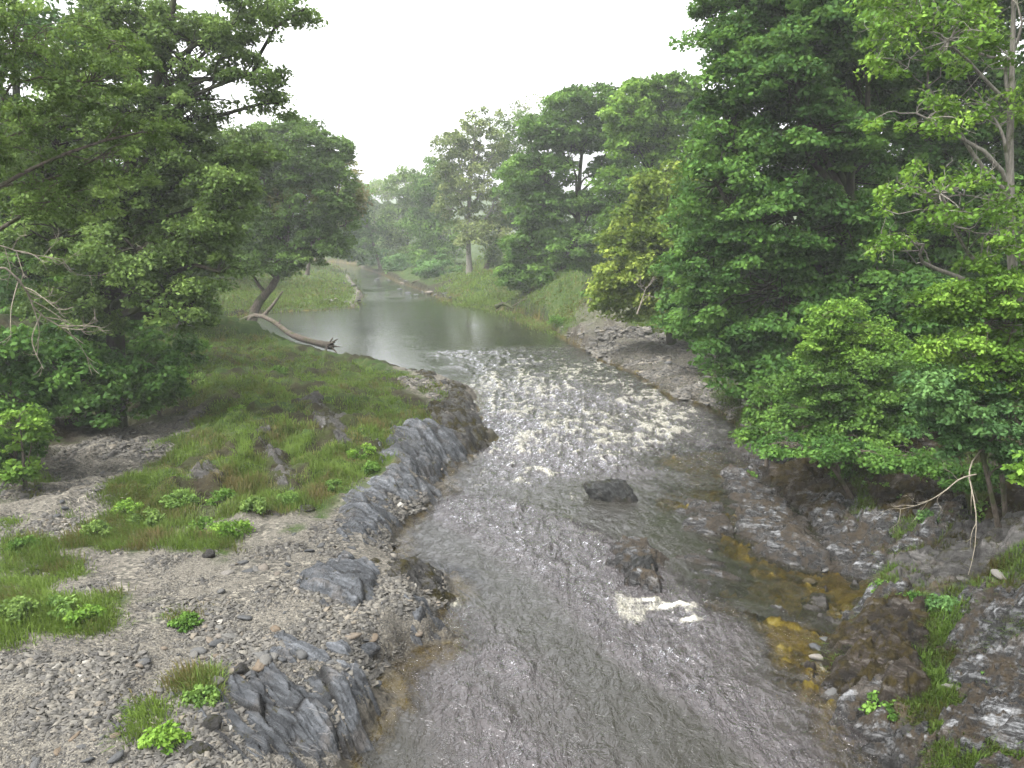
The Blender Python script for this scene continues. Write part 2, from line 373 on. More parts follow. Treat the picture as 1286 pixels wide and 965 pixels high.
def mat_water():
    s = NT('river_water'); P = s.coord(); dpt = s.attr('depth'); fm = s.attr('foam'); ch = s.attr('chop'); fs = s.attr('crest')
    q = s.mapping(P, (1.5, .8, 1), (0, 0, .1))
    b1 = s.noise(q, 1.7, 4, .55, 1.2); b2 = s.noise(s.mapping(P, (1, .6, 1)), 6, 2, .5, .8); b3 = s.noise(s.mapping(P, (.5, 1.6, 1)), 1.2, 4, .6, .3)
    hh = s.math('ADD', s.math('MULTIPLY', b1, s.math('ADD', s.math('MULTIPLY', ch, .175), .0)), s.math('ADD', s.math('MULTIPLY', b2, s.math('MULTIPLY', ch, .035)), s.math('ADD', s.math('MULTIPLY', b3, .004), s.math('MULTIPLY', s.noise(s.mapping(P, (.5, 2.0, 1)), 3.0, 3, .55, .4), .0035))))
    tq = s.noise(s.mapping(P, (1.25, .9, 1), (0, 0, .25)), 2.2, 4, .55, 1.4)
    trn = s.math('MULTIPLY', s.rng(s.math('ABSOLUTE', s.math('SUBTRACT', tq, .5)), 0, .045, 1, 0), s.math('MULTIPLY', ch, .018))
    hh = s.math('SUBTRACT', hh, trn)
    nb = s.n('ShaderNodeBump'); s.l(hh, nb.inputs['Height']); nb.inputs['Distance'].default_value = 1.; nb.inputs['Strength'].default_value = 1.
    nrm = nb.outputs[0]
    tint = s.mix(s.rng(dpt, 0, .9, 0, 1), (.95,.9,.78), (.30,.17,.06))
    tr = s.n('ShaderNodeBsdfTransparent'); s.l(tint, tr.inputs[0])
    body = s.n('ShaderNodeBsdfDiffuse'); s.put(body.inputs[0], s.mix(ch, (.010,.012,.006), (.035,.031,.031))); s.l(nrm, body.inputs['Normal'])
    m1 = s.n('ShaderNodeMixShader'); s.l(s.rng(dpt, .06, .5, .15, 1), m1.inputs[0]); s.l(tr.outputs[0], m1.inputs[1]); s.l(body.outputs[0], m1.inputs[2])
    fr = s.n('ShaderNodeFresnel'); fr.inputs[0].default_value = 1.34; s.l(nrm, fr.inputs[1])
    gl = s.n('ShaderNodeBsdfGlossy'); s.l(s.math('ADD', .015, s.math('MULTIPLY', ch, .03)), gl.inputs['Roughness']); gl.inputs[0].default_value = (.97,.97,1,1); s.l(nrm, gl.inputs['Normal'])
    m2 = s.n('ShaderNodeMixShader'); s.l(s.math('MINIMUM', s.math('MULTIPLY', fr.outputs[0], s.math('ADD', 1.0, s.math('MULTIPLY', ch, .7))), 1), m2.inputs[0]); s.l(m1.outputs[0], m2.inputs[1]); s.l(gl.outputs[0], m2.inputs[2])
    # foam: laced bubbles where the water breaks
    n1 = s.noise(s.mapping(P, (1.7, .55, 1)), 3.0, 6, .62, 1.0); n2 = s.vor(s.mapping(P, (1.3, .9, 1)), 11, 'DISTANCE_TO_EDGE').outputs[0]
    lace = s.rng(n2, 0, .16, 1, .25)
    f = s.math('MULTIPLY', s.rng(s.math('ADD', s.math('ADD', n1, s.math('MULTIPLY', fs, .66)), s.math('MULTIPLY', fm, .50)), 1.06, 1.46, 0, 1), lace)
    f = s.math('MAXIMUM', f, s.rng(s.math('ADD', s.math('ADD', fm, s.math('MULTIPLY', n1, .7)), s.math('MULTIPLY', lace, .12)), 1.12, 1.6, 0, 1))
    fb = s.bsdf(s.mix(s.rng(fm, .9, 1.1, 0, 1), s.mix(s.noise(P, 4, 3), (.42,.42,.37), (.33,.31,.22)), (.70,.70,.70)), .6, nrm, .2, .85)
    m3 = s.n('ShaderNodeMixShader'); s.l(s.math('MULTIPLY', f, s.rng(fm, .8, 1.1, .72, 1)), m3.inputs[0]); s.l(m2.outputs[0], m3.inputs[1]); s.l(fb.outputs[0], m3.inputs[2])
    return s.done(m3.outputs[0])

M = {}
M['ground'] = mat_ground()
M['slate'] = mat_rock('blue_grey_slate', (.018,.020,.023), (.068,.073,.080), (.165,.176,.19), .12, (.05,.045,.018), .5)
M['slate_dark'] = mat_rock('dark_slate', (.014,.014,.013), (.036,.035,.033), (.085,.083,.079), .45, (.035,.030,.010), .55)
M['wetrock'] = mat_rock('wet_rock_sky_sheen', (.003,.003,.003), (.016,.016,.016), (.30,.31,.32), .50, (.030,.020,.008), .24, .3)  # silver top is sky reflection put into the colour; dark mid holds overhang shade
M['mossrock'] = mat_rock('mossy_brown_rock', (.008,.006,.005), (.022,.017,.012), (.13,.12,.11), .55, (.034,.026,.008), .7, .1)  # real moss; rock browns also lowered to carry shade from the overhanging trees
M['palerock'] = mat_rock('pale_grey_rock', (.024,.023,.022), (.055,.053,.05), (.13,.125,.12), .35, (.04,.04,.015), .6, .2)
M['boulder'] = mat_rock('wet_dark_boulder', (.008,.008,.008), (.022,.023,.022), (.09,.093,.096), .35, (.022,.024,.008), .6, .2)
def mat_stone():
    s = NT('loose_stone'); P = s.coord(); oi = s.n('ShaderNodeObjectInfo').outputs['Random']
    col = s.ramp(oi, [(0, (.05,.053,.057)), (.45, (.095,.095,.093)), (.7, (.15,.142,.125)), (.86, (.14,.105,.07)), (1, (.20,.19,.175))])
    n = s.noise(P, 8, 6, .7); col = s.mix(s.rng(n, .3, .7, .5, 0), col, (.05,.05,.048))
    return s.done(s.bsdf(col, .75, s.bump(n, .02, .7)).outputs[0])
M['stone'] = mat_stone()
def mat_chips():
    s = NT('slate_chips'); r = s.attr('rnd')
    col = s.ramp(r, [(0, (.045,.044,.043)), (.35, (.10,.096,.087)), (.7, (.16,.15,.128)), (.9, (.18,.155,.12)), (1, (.32,.31,.28))])
    return s.done(s.bsdf(s.mix(s.rng(s.noise(s.coord(), 12, 3), .35, .65, 0, .35), col, (.07,.065,.058)), .8).outputs[0])
M['chips'] = mat_chips()
M['water'] = mat_water()
M['leaf_syc'] = mat_leaf('dark_sycamore_leaf', (.022,.050,.016), (.038,.082,.024), (.075,.135,.035))
M['leaf_mid'] = mat_leaf('mid_green_leaf', (.030,.060,.016), (.052,.098,.026), (.095,.155,.04))
M['leaf_bright'] = mat_leaf('bright_green_leaf', (.045,.085,.016), (.08,.145,.028), (.14,.21,.045))
M['leaf_yellow'] = mat_leaf('yellow_green_leaf', (.055,.08,.016), (.10,.135,.028), (.18,.20,.05))
M['leaf_alder'] = mat_leaf('alder_leaf', (.048,.074,.026), (.078,.117,.04), (.138,.185,.066))
M['leaf_willow'] = mat_leaf('willow_leaf', (.048,.078,.026), (.078,.128,.040), (.125,.18,.06), .42, (.15,.13,.04))
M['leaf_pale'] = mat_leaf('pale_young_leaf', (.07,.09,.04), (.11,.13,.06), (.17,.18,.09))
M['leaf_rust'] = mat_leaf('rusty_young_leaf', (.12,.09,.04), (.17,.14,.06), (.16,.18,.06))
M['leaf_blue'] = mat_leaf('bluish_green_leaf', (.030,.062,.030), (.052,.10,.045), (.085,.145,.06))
M['grass'] = mat_leaf('grass_blade', (.16,.13,.055), (.095,.145,.030), (.15,.23,.042), .35)
M['moss'] = mat_leaf('mossy_tufts', (.055,.040,.014), (.055,.080,.015), (.085,.15,.026), .2)
M['bark'] = mat_bark('dark_bark', (.018,.015,.012), (.065,.056,.044), .5)
M['bark_pale'] = mat_bark('pale_grey_bark', (.10,.092,.075), (.28,.265,.225), .15)
M['bark_mid'] = mat_bark('brown_grey_bark', (.035,.028,.022), (.15,.125,.10), .25)
M['dead'] = mat_bark('bleached_deadwood', (.12,.105,.08), (.30,.27,.21))

# ------------------------------------------------------------------ ground
gV = np.stack([gx, gy, h], 1)
gr_o = mk('ground', gV, gridfaces(NR, NC), M['ground'], {'grass': grass*(rd > 0), 'gravel': gravel, 'wet': wet, 'rocky': rocky, 'crack': _gc, 'tone': _gt, 'bed': 1-sst(-.15, .02, rd)}, True)
gr_o['kind'] = 'structure'

# ------------------------------------------------------------------ river water
WR, WC = 1150, 720
wl = np.linspace(math.log(4.), math.log(260), WR); wt = np.linspace(-.62, .52, WC)
wD = np.exp(wl)[:, None]+0*wt[None]; wX = wt[None]*(wD+6) - np.clip((wD-60)*.12, 0, 30)
wP = np.stack([wX.ravel(), wD.ravel()], 1); wx, wy = wP.T
wrd = sdf(wP, river)-shore(wx, wy); wdep = np.clip(-gz(wx, wy), -.2, 1.2)
rap = sst(-1.6, 1.2, sdf_near(wP, rapid, 4.)+(fbm(wx*.4, wy*.4, 90, 3)-.5)*2.5)
poolf = sst(33, 44, wy)
run = 1-poolf
# foam from traced spots (px, py, radius px-x, radius px-y, weight)
SP_ = [(600,500,40,25,.35),(660,500,60,25,.4),(700,470,60,20,.3),(780,490,60,22,.55),(830,535,45,22,.65),(790,555,60,16,.6),(850,515,30,10,.6),(745,520,40,12,.5),(610,480,50,14,.5),(700,545,60,30,.35),(640,565,60,25,.4),
 (740,465,70,15,.4),(830,500,40,12,.45),(600,605,25,14,.65),(640,590,50,14,.3),(690,590,40,12,.3),(700,690,60,12,.35),(660,640,40,20,.3),(640,760,50,10,.3),(700,820,60,12,.3),(880,640,40,14,.35),(800,655,30,10,.5),(770,745,26,14,.6),(900,800,30,12,.35),(620,700,50,10,.22),(560,640,30,20,.25),(760,700,16,30,.5),(640,480,80,20,.3),(560,520,25,30,.25),(722,645,26,34,.55),(738,622,30,10,.6),(725,680,24,34,.35),(575,760,22,10,.85),(590,770,28,10,.5),(620,830,22,6,.35),
 (790,760,22,20,.85),(800,800,20,40,.45),(815,840,35,20,.32),(835,764,44,8,1.06),(812,752,18,7,1.04),(868,778,20,6,1.05),(795,768,26,16,.8),(850,790,40,16,.4),(780,800,30,30,.4),(880,770,30,14,.5),(820,735,40,8,.4),(870,745,25,8,.4),(860,600,60,20,.15),(720,640,60,60,.15),
 (905,610,20,10,.5),(1030,835,22,22,.75),(1045,870,22,18,.5),(985,800,15,8,.2),(930,690,40,20,.2),(480,352,22,4,.5),(500,368,26,3,.45),(455,383,14,3,.4),(480,340,16,3,.4),(560,470,60,10,.25),(640,450,90,10,.25),(430,430,30,6,.2)]
foam = np.zeros(len(wP)); FW1 = fbm(wx*1.6, wy*1.6, 140, 4); FW2 = fbm(wx*1.9, wy*1.9, 150, 4)
for a, b, c, d, e in sorted(SP_, key=lambda q: q[4] > 1):
    p = at(a, b); pxm = np.hypot(*(at(a+c, b)-p)); pym = np.hypot(*(at(a, b-d)-p))
    wf = 1.0 if e > 1 else .35
    q = ((wx-p[0])/pxm+wf*(FW1-.5)*1.6)**2+((wy-p[1])/pym+wf*(FW2-.5)*2.6)**2
    foam = np.maximum(foam, e*np.exp(-q*q*.7)) if e > 1 else foam+e*np.exp(-q)*np.clip(1-foam, 0, 1)
foam = np.where(foam > 1.02, foam, np.minimum(foam, .9))+.04*rap
edge = sst(.0, .25, wrd)
fx_, fy_ = wx*1.0+.5*fbm(wx*.8, wy*.8, 101, 2), wy*.62
ch1 = ridge(fx_*1.0, fy_*1.0, 102, 2)-.45
ch2 = ridge(fx_*2.7, fy_*2.6, 105, 3)-.45
ch3 = ridge(fx_*6.2+ch2*.4, fy_*5.2, 108, 2)-.45
shw = sst(-1.1, 1.4, sdf_near(wP, shallow, 3.)+(fbm(wx*.9, wy*.9, 24, 3)-.5)*2.4)
lowf = .15+1.6*sst(.34, .66, fbm(wx*.35+.2*wy, wy*.16, 160, 3))
amp = lowf*run*(1-.65*shw)*(.55+.45*sst(.1, 1.2, wrd))
wz = amp*(.055*ch1+.040*ch2+.018*ch3) + rap*(.16*ch1+.12*ch2+.06*ch3)
wz += .05*np.clip(foam, 0, 1)*run*(ridge(wx*3, wy*2.5, 120)-.2)
wz += poolf*.004*(fbm(wx*1.5, wy*.8, 130, 3)-.5)
wz *= np.clip(edge+.25, 0, 1)
foam += .35*sst(86, 96, wy)*sst(.5, .65, fbm(wx*.6, wy*.3, 163, 3))
crest = np.clip(ch1*.8+ch2*1.1+ch3*.5+.35, 0, 1)*(.25+.75*rap+.3*run)
chop = np.clip(run*(.38+.62*lowf)*(1-.55*shw)+rap*.3+poolf*(.06+.05*fbm(wx*.2, wy*.5, 161, 2))+.22*sst(84, 95, wy)*sst(.35, .6, fbm(wx*.5, wy*.25, 162, 3)), 0, 1.3)*(.55+.45*sst(0, 1, wrd))
keep = wrd > -1.3
wF = gridfaces(WR, WC, keep)
wV, wF, wA = compact(np.stack([wx, wy, wz], 1), wF, {'depth': wdep, 'foam': foam, 'chop': chop, 'crest': crest})
wo = mk('river', wV, wF, M['water'], wA, True); wo['kind'] = 'structure'

# ------------------------------------------------------------------ rock outcrops
def outcrop(pl, H, mat, label, seed, zz=.2, lay=1., rot=0., res=None, name='rock_outcrop', cat='rock', smooth=False, edge_=.28):
    Pw = W(pl, zz); lo = Pw.min(0)-.4; hi = Pw.max(0)+.4; c = Pw.mean(0)
    res = res or max(.02, .0016*c[1])
    nx = int((hi[0]-lo[0])/res)+2; ny = int((hi[1]-lo[1])/res)+2
    X, Y = np.meshgrid(np.linspace(lo[0], hi[0], nx), np.linspace(lo[1], hi[1], ny)); x, y = X.ravel(), Y.ravel()
    P = np.stack([x, y], 1); s = sdf(P, Pw)+(fbm(x*2.2, y*2.2, seed, 3)-.5)*.5*edge_/.28
    # angular, bedding-controlled outline
    u = x*STR[0]+y*STR[1]; v = x*STN[0]+y*STN[1]
    _, _, rr, _, _ = worley(u*1.3, v*3.5, seed+2); s = s+(rr-.5)*.25
    g = np.maximum(gz(x, y), -.10 if seed >= 317 else -.35)
    prof = sst(-.05, edge_, s)*(.55+.45*sst(0, 1.2, s))
    big = fbm(x*.7, y*.7, seed+7, 3); sh_, ck, tn = strata(x, y, seed, rot, True)
    z = g-.10+prof*(H*(.62 if seed < 317 else .8)*(.45+.9*big)+.08)+sst(0, .12, s)*sh_*lay*(1.2 if not smooth else .5)
    z = np.where(s < -.05, g-.25, z)
    F = gridfaces(ny, nx, s > -.04)
    V, F, A_ = compact(np.stack([x-c[0], y-c[1], z], 1), F, {'crack': ck, 'tone': tn})
    o = mk(name, V, F, mat, A_, False); o.location = (c[0], c[1], 0)
    return tag(o, label, cat)
OC = [
 ([(368,738),(400,702),(440,705),(480,722),(478,770),(462,785),(420,775),(385,765)], .38, 'slate', 'large blue-grey slate slab with pointed upper edge beside the gravel path', 301, .5),
 ([(470,722),(520,716),(565,724),(582,745),(560,760),(510,758),(480,760)], .26, 'slate_dark', 'dark layered slate ledge jutting into the river beside the big slab', 302, .2),
 ([(508,765),(555,758),(575,780),(562,800),(520,805),(505,790)], .22, 'slate', 'low blue-grey slate block at the water where a small wave breaks', 303, .15),
 ([(262,900),(335,850),(400,852),(470,862),(482,895),(470,918),(420,960),(410,1010),(250,1010),(250,940)], .26, 'slate', 'broad fissured slate shelf at the bottom edge beside the brown shallows', 304, .3),
 ([(330,845),(350,825),(420,828),(470,845),(475,862),(400,868),(340,862)], .16, 'slate', 'narrow dark slate band just above the broad bottom shelf', 305, .35),
 ([(405,672),(430,640),(495,600),(548,596),(560,610),(512,640),(492,676),(498,692),(460,702),(415,695)], .24, 'slate', 'ribbed slate slope running down to the river between gravel and promontory', 306, .35),
 ([(485,560),(540,548),(590,545),(598,556),(572,578),(548,598),(505,602),(468,590)], .35, 'slate', 'smooth pale blue slate face below the grassy promontory', 307, .4),
 ([(528,530),(565,512),(598,522),(620,547),(592,562),(560,552),(535,548)], .55, 'slate_dark', 'dark mossy rock nose at the tip of the promontory', 308, .3),
 ([(556,478),(584,484),(604,508),(585,520),(556,508)], .45, 'slate_dark', 'dark jagged rock at the upstream corner of the grassy bank', 309, .3),
 ([(518,472),(545,476),(548,488),(520,484)], .28, 'slate_dark', 'small brown rock at the pool outlet beside the upstream corner', 310, .3),
 ([(372,500),(405,500),(436,535),(448,556),(410,548)], .22, 'palerock', 'tilted pale rock exposed in the grass near the mound top', 311, 1.35),
 ([(308,545),(345,543),(372,585),(366,600),(330,580)], .2, 'palerock', 'grey rock strip showing through grass in the middle of the mound', 312, 1.2),
 ([(238,580),(280,575),(290,598),(262,608),(236,602)], .28, 'palerock', 'rounded bare rock hump ringed with orange grass on the mound', 313, 1.1),
 ([(338,600),(352,596),(390,618),(378,626)], .14, 'palerock', 'thin slanting rock blade in the lower grass slope', 314, .9),
 ([(298,712),(325,708),(338,718),(318,724)], .14, 'slate', 'small dark rock poking from the gravel path', 315, .6),
 ([(330,640),(350,636),(362,646),(335,650)], .16, 'slate_dark', 'dark earthy hump where grass meets the gravel path', 316, .8),
 ([(762,690),(778,674),(800,678),(828,682),(840,706),(828,745),(790,740),(768,718)], .62, 'wetrock', 'twisted grey and rusty rock in midstream above the white foam', 318, 0.),
 ([(905,592),(948,584),(975,612),(1005,640),(1050,690),(1045,722),(990,718),(940,690),(912,645)], .24, 'wetrock', 'glistening fissured rock sheet sloping into the shallows on the right', 319, .1),
 ([(905,548),(960,545),(1030,560),(1075,590),(1040,600),(1000,600),(950,578),(915,572)], .22, 'wetrock', 'flat wet grey ledge under the bright green bush', 320, .1),
 ([(945,582),(1000,585),(1050,600),(1085,640),(1060,660),(1020,650),(980,615)], .40, 'mossrock', 'brown mossy rock ridge behind the glistening rock sheet', 321, .3),
 ([(1045,660),(1085,648),(1135,682),(1128,716),(1070,728),(1040,700)], .30, 'wetrock', 'smooth grey rock face between brown moss and pale boulders', 322, .3),
 ([(1010,742),(1040,732),(1062,755),(1052,782),(1022,775)], .26, 'palerock', 'small white-flecked rock at the edge of the olive pool', 323, .1),
 ([(1100,702),(1170,690),(1230,692),(1300,705),(1300,745),(1200,752),(1130,738)], .30, 'palerock', 'row of pale cracked rocks below the drooping bare sapling', 324, .8),
 ([(1012,822),(1045,782),(1110,782),(1165,812),(1180,870),(1150,915),(1100,905),(1060,860)], .46, 'mossrock', 'brown moss covered rock hump in the lower right', 325, .3),
 ([(1040,872),(1075,868),(1120,900),(1150,965),(1180,1020),(1120,1010),(1085,940)], .34, 'wetrock', 'pale blue wet slab at the lower right waterline', 326, .05),
 ([(1165,818),(1230,795),(1310,800),(1330,1000),(1160,1000),(1150,930),(1190,880)], .34, 'wetrock', 'large grey lichen-stained rock in the bottom right corner', 327, .8),
 ([(1090,590),(1150,580),(1210,605),(1200,650),(1120,655),(1085,625)], .45, 'mossrock', 'mossy hump under the right-hand overhanging shrubs', 328, 1.3),
 ([(838,640),(870,628),(905,632),(930,668),(895,686),(850,668)], .26, 'wetrock', 'low wet rocks just breaking the surface between midstream boulder and right bank', 330, 0.),
 ([(860,700),(900,690),(945,712),(932,745),(880,738)], .22, 'wetrock', 'barely submerged pale rocks beside the twisted midstream rock', 331, 0.),
 ([(760,648),(790,640),(812,655),(800,668),(770,664)], .20, 'wetrock', 'blue-grey rock awash between the two midstream rocks', 332, 0.),
 ([(985,598),(1040,606),(1080,650),(1095,700),(1050,716),(1012,672)], .34, 'wetrock', 'jagged dark ledge with silver edges behind the glistening rock sheet', 334, .1),
 ([(1060,770),(1100,750),(1150,765),(1140,800),(1085,800)], .30, 'wetrock', 'broken ledge above the brown moss covered hump', 335, .2),
 ([(1120,690),(1175,655),(1215,675),(1180,705)], .34, 'wetrock', 'dark split rock under the fern left of the drooping sapling', 336, .7),
 ([(955,760),(975,755),(990,768),(970,776)], .06, 'wetrock', 'small dark rock in the olive pool', 333, 0.),
 ([(1210,640),(1300,620),(1310,690),(1230,695)], .40, 'mossrock', 'mossy bank rock at the right edge above the pale rocks', 329, 1.6),
]
for pl, H, m, lab, sd_, zz in OC:
    outcrop(pl, H*(1. if 330 <= sd_ else (1.35 if sd_ >= 319 else 1.1)), M[m], lab, sd_, zz*(.6 if sd_ >= 319 else 1), .95 if m in ('slate', 'slate_dark') else 1.35, (sd_ % 5-2)*.08, edge_=.42 if sd_ < 317 else .35)

# ------------------------------------------------------------------ cut stones
import bmesh
def stone_mesh(seed, sub=2, flat=.35, cuts=10, name='loose_stone', mat=None, rough=.0):
    r = np.random.default_rng(seed); bm = bmesh.new(); bmesh.ops.create_icosphere(bm, subdivisions=sub, radius=1)
    V = np.array([v.co[:] for v in bm.verts]); F = np.array([[v.index for v in f.verts] for f in bm.faces]); bm.free()
    n = r.normal(size=(cuts, 3)); n /= np.linalg.norm(n, axis=1)[:, None]; d = r.uniform(.45, .85, cuts)
    k = V@n.T; sc_ = np.where(k > d, d/np.maximum(k, 1e-6), 1).min(1); V = V*sc_[:, None]
    if rough: V *= (1+rough*(fbm(V[:, 0]*3+V[:, 2]*2, V[:, 1]*3-V[:, 2], seed, 3)-.5)+rough*.4*(ridge(V[:, 0]*4-V[:, 2]*3, V[:, 1]*2+V[:, 2], seed+1, 2)-.5))[:, None]
    V *= np.array([1, r.uniform(.55, .9), flat*r.uniform(.7, 1.4)])
    V[:, 2] -= V[:, 2].min()*.5
    return V, F
protos = []
for i in range(14):
    V, F = stone_mesh(500+i, 2, .32, 9); protos.append(mk('loose_stone', V, F, M['stone'], link=False).data)
groups = [  # polygon px, count, min size, max size, phrase
 ([(130,830),(300,700),(400,650),(480,690),(380,740),(370,780),(480,790),(440,840),(300,850),(240,965),(0,965)], 110, .06, .20, 'loose stone lying on the foreground gravel bank', 'loose stones on the foreground gravel bank'),
 ([(250,800),(470,790),(470,830),(330,840),(260,890),(240,965),(215,965),(250,850)], 45, .10, .26, 'flat stone among the rubble beside the lower slate shelf', 'flat stones in the rubble above the slate shelf'),
 ([(0,600),(60,570),(200,540),(220,530),(240,560),(160,620),(40,660)], 20, .08, .2, 'grey stone in the dry side channel under the trees', 'stones in the dry side channel'),
 ([(700,412),(800,410),(900,420),(930,520),(860,500),(780,460)], 45, .12, .36, 'stone on the shaded shingle under the right-hand trees', 'stones on the shaded far shingle'),
 ([(915,600),(960,665),(1010,705),(1060,725),(1062,760),(1030,830),(1060,870),(1110,930),(1090,965),(1030,880),(1000,830),(1030,750),(950,690),(900,640)], 25, .1, .3, 'wet stone at the edge of the amber shallows on the right', 'wet stones along the amber shallows'),
 ([(1060,600),(1286,600),(1286,965),(1120,965),(1050,760)], 14, .08, .3, 'stone scattered on the mossy right bank', 'stones scattered on the mossy right bank'),
 ([(395,380),(430,338),(478,350),(466,372),(445,388)], 22, .3, 1.0, 'pale stone on the far left shingle spit', 'stones on the far left spit'),
 ([(480,345),(530,358),(600,382),(560,384),(500,364)], 18, .4, 1.1, 'pale stone at the far right water edge', 'stones along the far right water edge'),
]
def pip(px, py, pl):
    return sdf(np.stack([px, py], 1).astype(float), np.array(pl, float)) > 0
def sample_px(pl, n, r=rng):
    a = np.array(pl, float); lo, hi = a.min(0), a.max(0); out = np.zeros((0, 2))
    while len(out) < n:
        q = r.uniform(lo, hi, (n*3, 2)); q = q[pip(q[:, 0], q[:, 1], pl)]; out = np.vstack([out, q])
    return out[:n]
for pl, n, s0, s1, lab, grp in groups:
    q = sample_px(pl, n); p = on(q[:, 0], q[:, 1])
    for i in range(n):
        o = bpy.data.objects.new('loose_stone', protos[i % len(protos)]); sc.collection.objects.link(o)
        s = s0+(s1-s0)*rng.random()**2.2
        o.location = (p[i, 0], p[i, 1], max(float(gz(p[i, 0], p[i, 1])), -.12)-.03*s); o.scale = (s, s*rng.uniform(.7, 1), s*rng.uniform(.6, 1.1)); o.rotation_euler = (rng.normal()*.18, rng.normal()*.18, rng.uniform(0, 6.3))
        tag(o, lab, 'stone', grp)
def single(px, py, size, lab, mat, seed, rz=0., flat=.5, tilt=(0, 0), sy=1., sub=3, z=None, name='boulder', rough=.25, cuts=11):
    V, F = stone_mesh(seed, sub, flat, cuts, rough=rough); p = on(np.array([px]), np.array([py]))[0]
    o = mk(name, V, F, mat, {'tone': np.full(len(V), .5)}); o.location = (p[0], p[1], p[2] if z is None else z); o.scale = (size, size*sy, size); o.rotation_euler = (tilt[0], tilt[1], rz)
    return tag(o, lab, 'rock')
single(460, 822, .36, 'angular grey block perched at the waterline below the big slab', M['slate'], 601, .6, .7)
single(312, 884, .40, 'long tilted grey slab near the bottom slate shelf', M['palerock'], 602, -.7, .3, (.1, .2), .45)
single(248, 944, .20, 'pale stone at the bottom end of the gravel', M['palerock'], 603, .3, .5)
single(267, 917, .20, 'whitish lump of stone above the bottom pale stone', M['palerock'], 604, 1.3, .6)
single(302, 846, .20, 'tan wedge-shaped stone in the rubble', M['palerock'], 605, .9, .6)
single(262, 700, .22, 'brown stone alone on the sandy path', M['palerock'], 606, .2, .5)
single(472, 860, .13, 'small white quartz stone at the water edge of the lower shelf', M['stone'], 607, .2, .6)
single(527, 798, .13, 'small white quartz stone below the low slate block', M['stone'], 608, 1.2, .6)
single(515, 612, .14, 'white stone resting on the ribbed slate slope', M['stone'], 609, 1.0, .5)
single(770, 626, .98, 'dark wet boulder standing alone in midstream', M['boulder'], 611, -.35, .75, (0, .12), .8, 5, -.16, rough=.38, cuts=14)
single(808, 722, .75, 'rust-stained point of rock on the twisted midstream rock', M['boulder'], 612, .9, .45, (.15, -.2), .7, 5, -.1, rough=.45, cuts=14)
single(382, 640, .42, 'flat grey slab where the ribbed slope meets the grass', M['palerock'], 610, .3, .3)

# ------------------------------------------------------------------ gravel chips (uncountable)
def chips(name, polys, n, s0, s1, farfac):
    Q = np.vstack([sample_px(pl, int(n*w_)) for pl, w_ in polys]); p = on(Q[:, 0], Q[:, 1], 8); p = p[p[:, 2] > .03]
    gmask = look(grass, p[:, 0], p[:, 1]); k = rng.random(len(p)) > gmask*.9; p = p[k]
    sz = (s0+(s1-s0)*rng.random(len(p))**3)*np.maximum(1, p[:, 1]/farfac)
    cl = fbm(p[:, 0]*.9, p[:, 1]*.9, 71, 2); pth = sst(.9, .2, np.abs(p[:, 0]-(-8.2+(p[:, 1]-13)*.42))+(fbm(p[:, 0], p[:, 1], 72, 2)-.5)*.8)*(p[:, 1] < 20); sz *= (.45+1.0*sst(.4, .62, cl))*(1-.6*pth)
    m = len(p); a = np.array([0, 1.3, 2.4, 3.6, 5.0])[None]+rng.uniform(-.3, .3, (m, 5)); rr = rng.uniform(.65, 1.1, (m, 5))
    L = np.stack([np.cos(a)*rr, np.sin(a)*rr*rng.uniform(.45, .95, (m, 1)), np.zeros((m, 5))], -1)
    th = rng.uniform(.14, .4, (m, 1)); top = L*.82; top[..., 2] = th
    V = np.concatenate([L, top], 1)*sz[:, None, None]
    rz = rng.uniform(0, 6.28, m); tx = rng.normal(0, .28, m); ty = rng.normal(0, .28, m)
    V[..., 2] += V[..., 0]*tx[:, None]+V[..., 1]*ty[:, None]
    c, s = np.cos(rz)[:, None], np.sin(rz)[:, None]
    V = np.stack([V[..., 0]*c-V[..., 1]*s, V[..., 0]*s+V[..., 1]*c, V[..., 2]], -1)+p[:, None]
    b = (np.arange(m)*10)[:, None]
    fs = [[5,6,7,8],[5,8,9,5]]
    quads = np.array([[0,1,6,5],[1,2,7,6],[2,3,8,7],[3,4,9,8],[4,0,5,9],[5,6,7,8]])
    F = (b[:, :, None]+quads[None]).reshape(-1, 4)
    T = b+np.array([[5,8,9]])
    F = np.vstack([F, np.hstack([T, T[:, 2:]])[:, [0, 1, 2, 3]]]) if False else F
    rndv = np.repeat(np.clip(rng.beta(1.6, 2.4, m)+(cl-.5)*.3, 0, 1), 10)
    o = mk(name, V.reshape(-1, 3), F, M['chips'], {'rnd': rndv}); o['kind'] = 'stuff'
    o['label'] = 'grey slate chips and shingle strewn over the bank'; o['category'] = 'gravel'
    return o
chips('gravel', [([(0,965),(0,800),(120,790),(200,680),(300,650),(420,640),(500,600),(560,580),(540,630),(500,690),(560,720),(570,800),(480,840),(420,965)], .62),
 ([(0,600),(130,545),(260,510),(240,560),(160,600),(160,680),(120,800),(0,860)], .2), ([(700,410),(860,405),(930,440),(950,540),(860,505),(760,458)], .2), ([(480,462),(560,480),(600,520),(540,500)], .05)], 88000, .018, .085, 16)

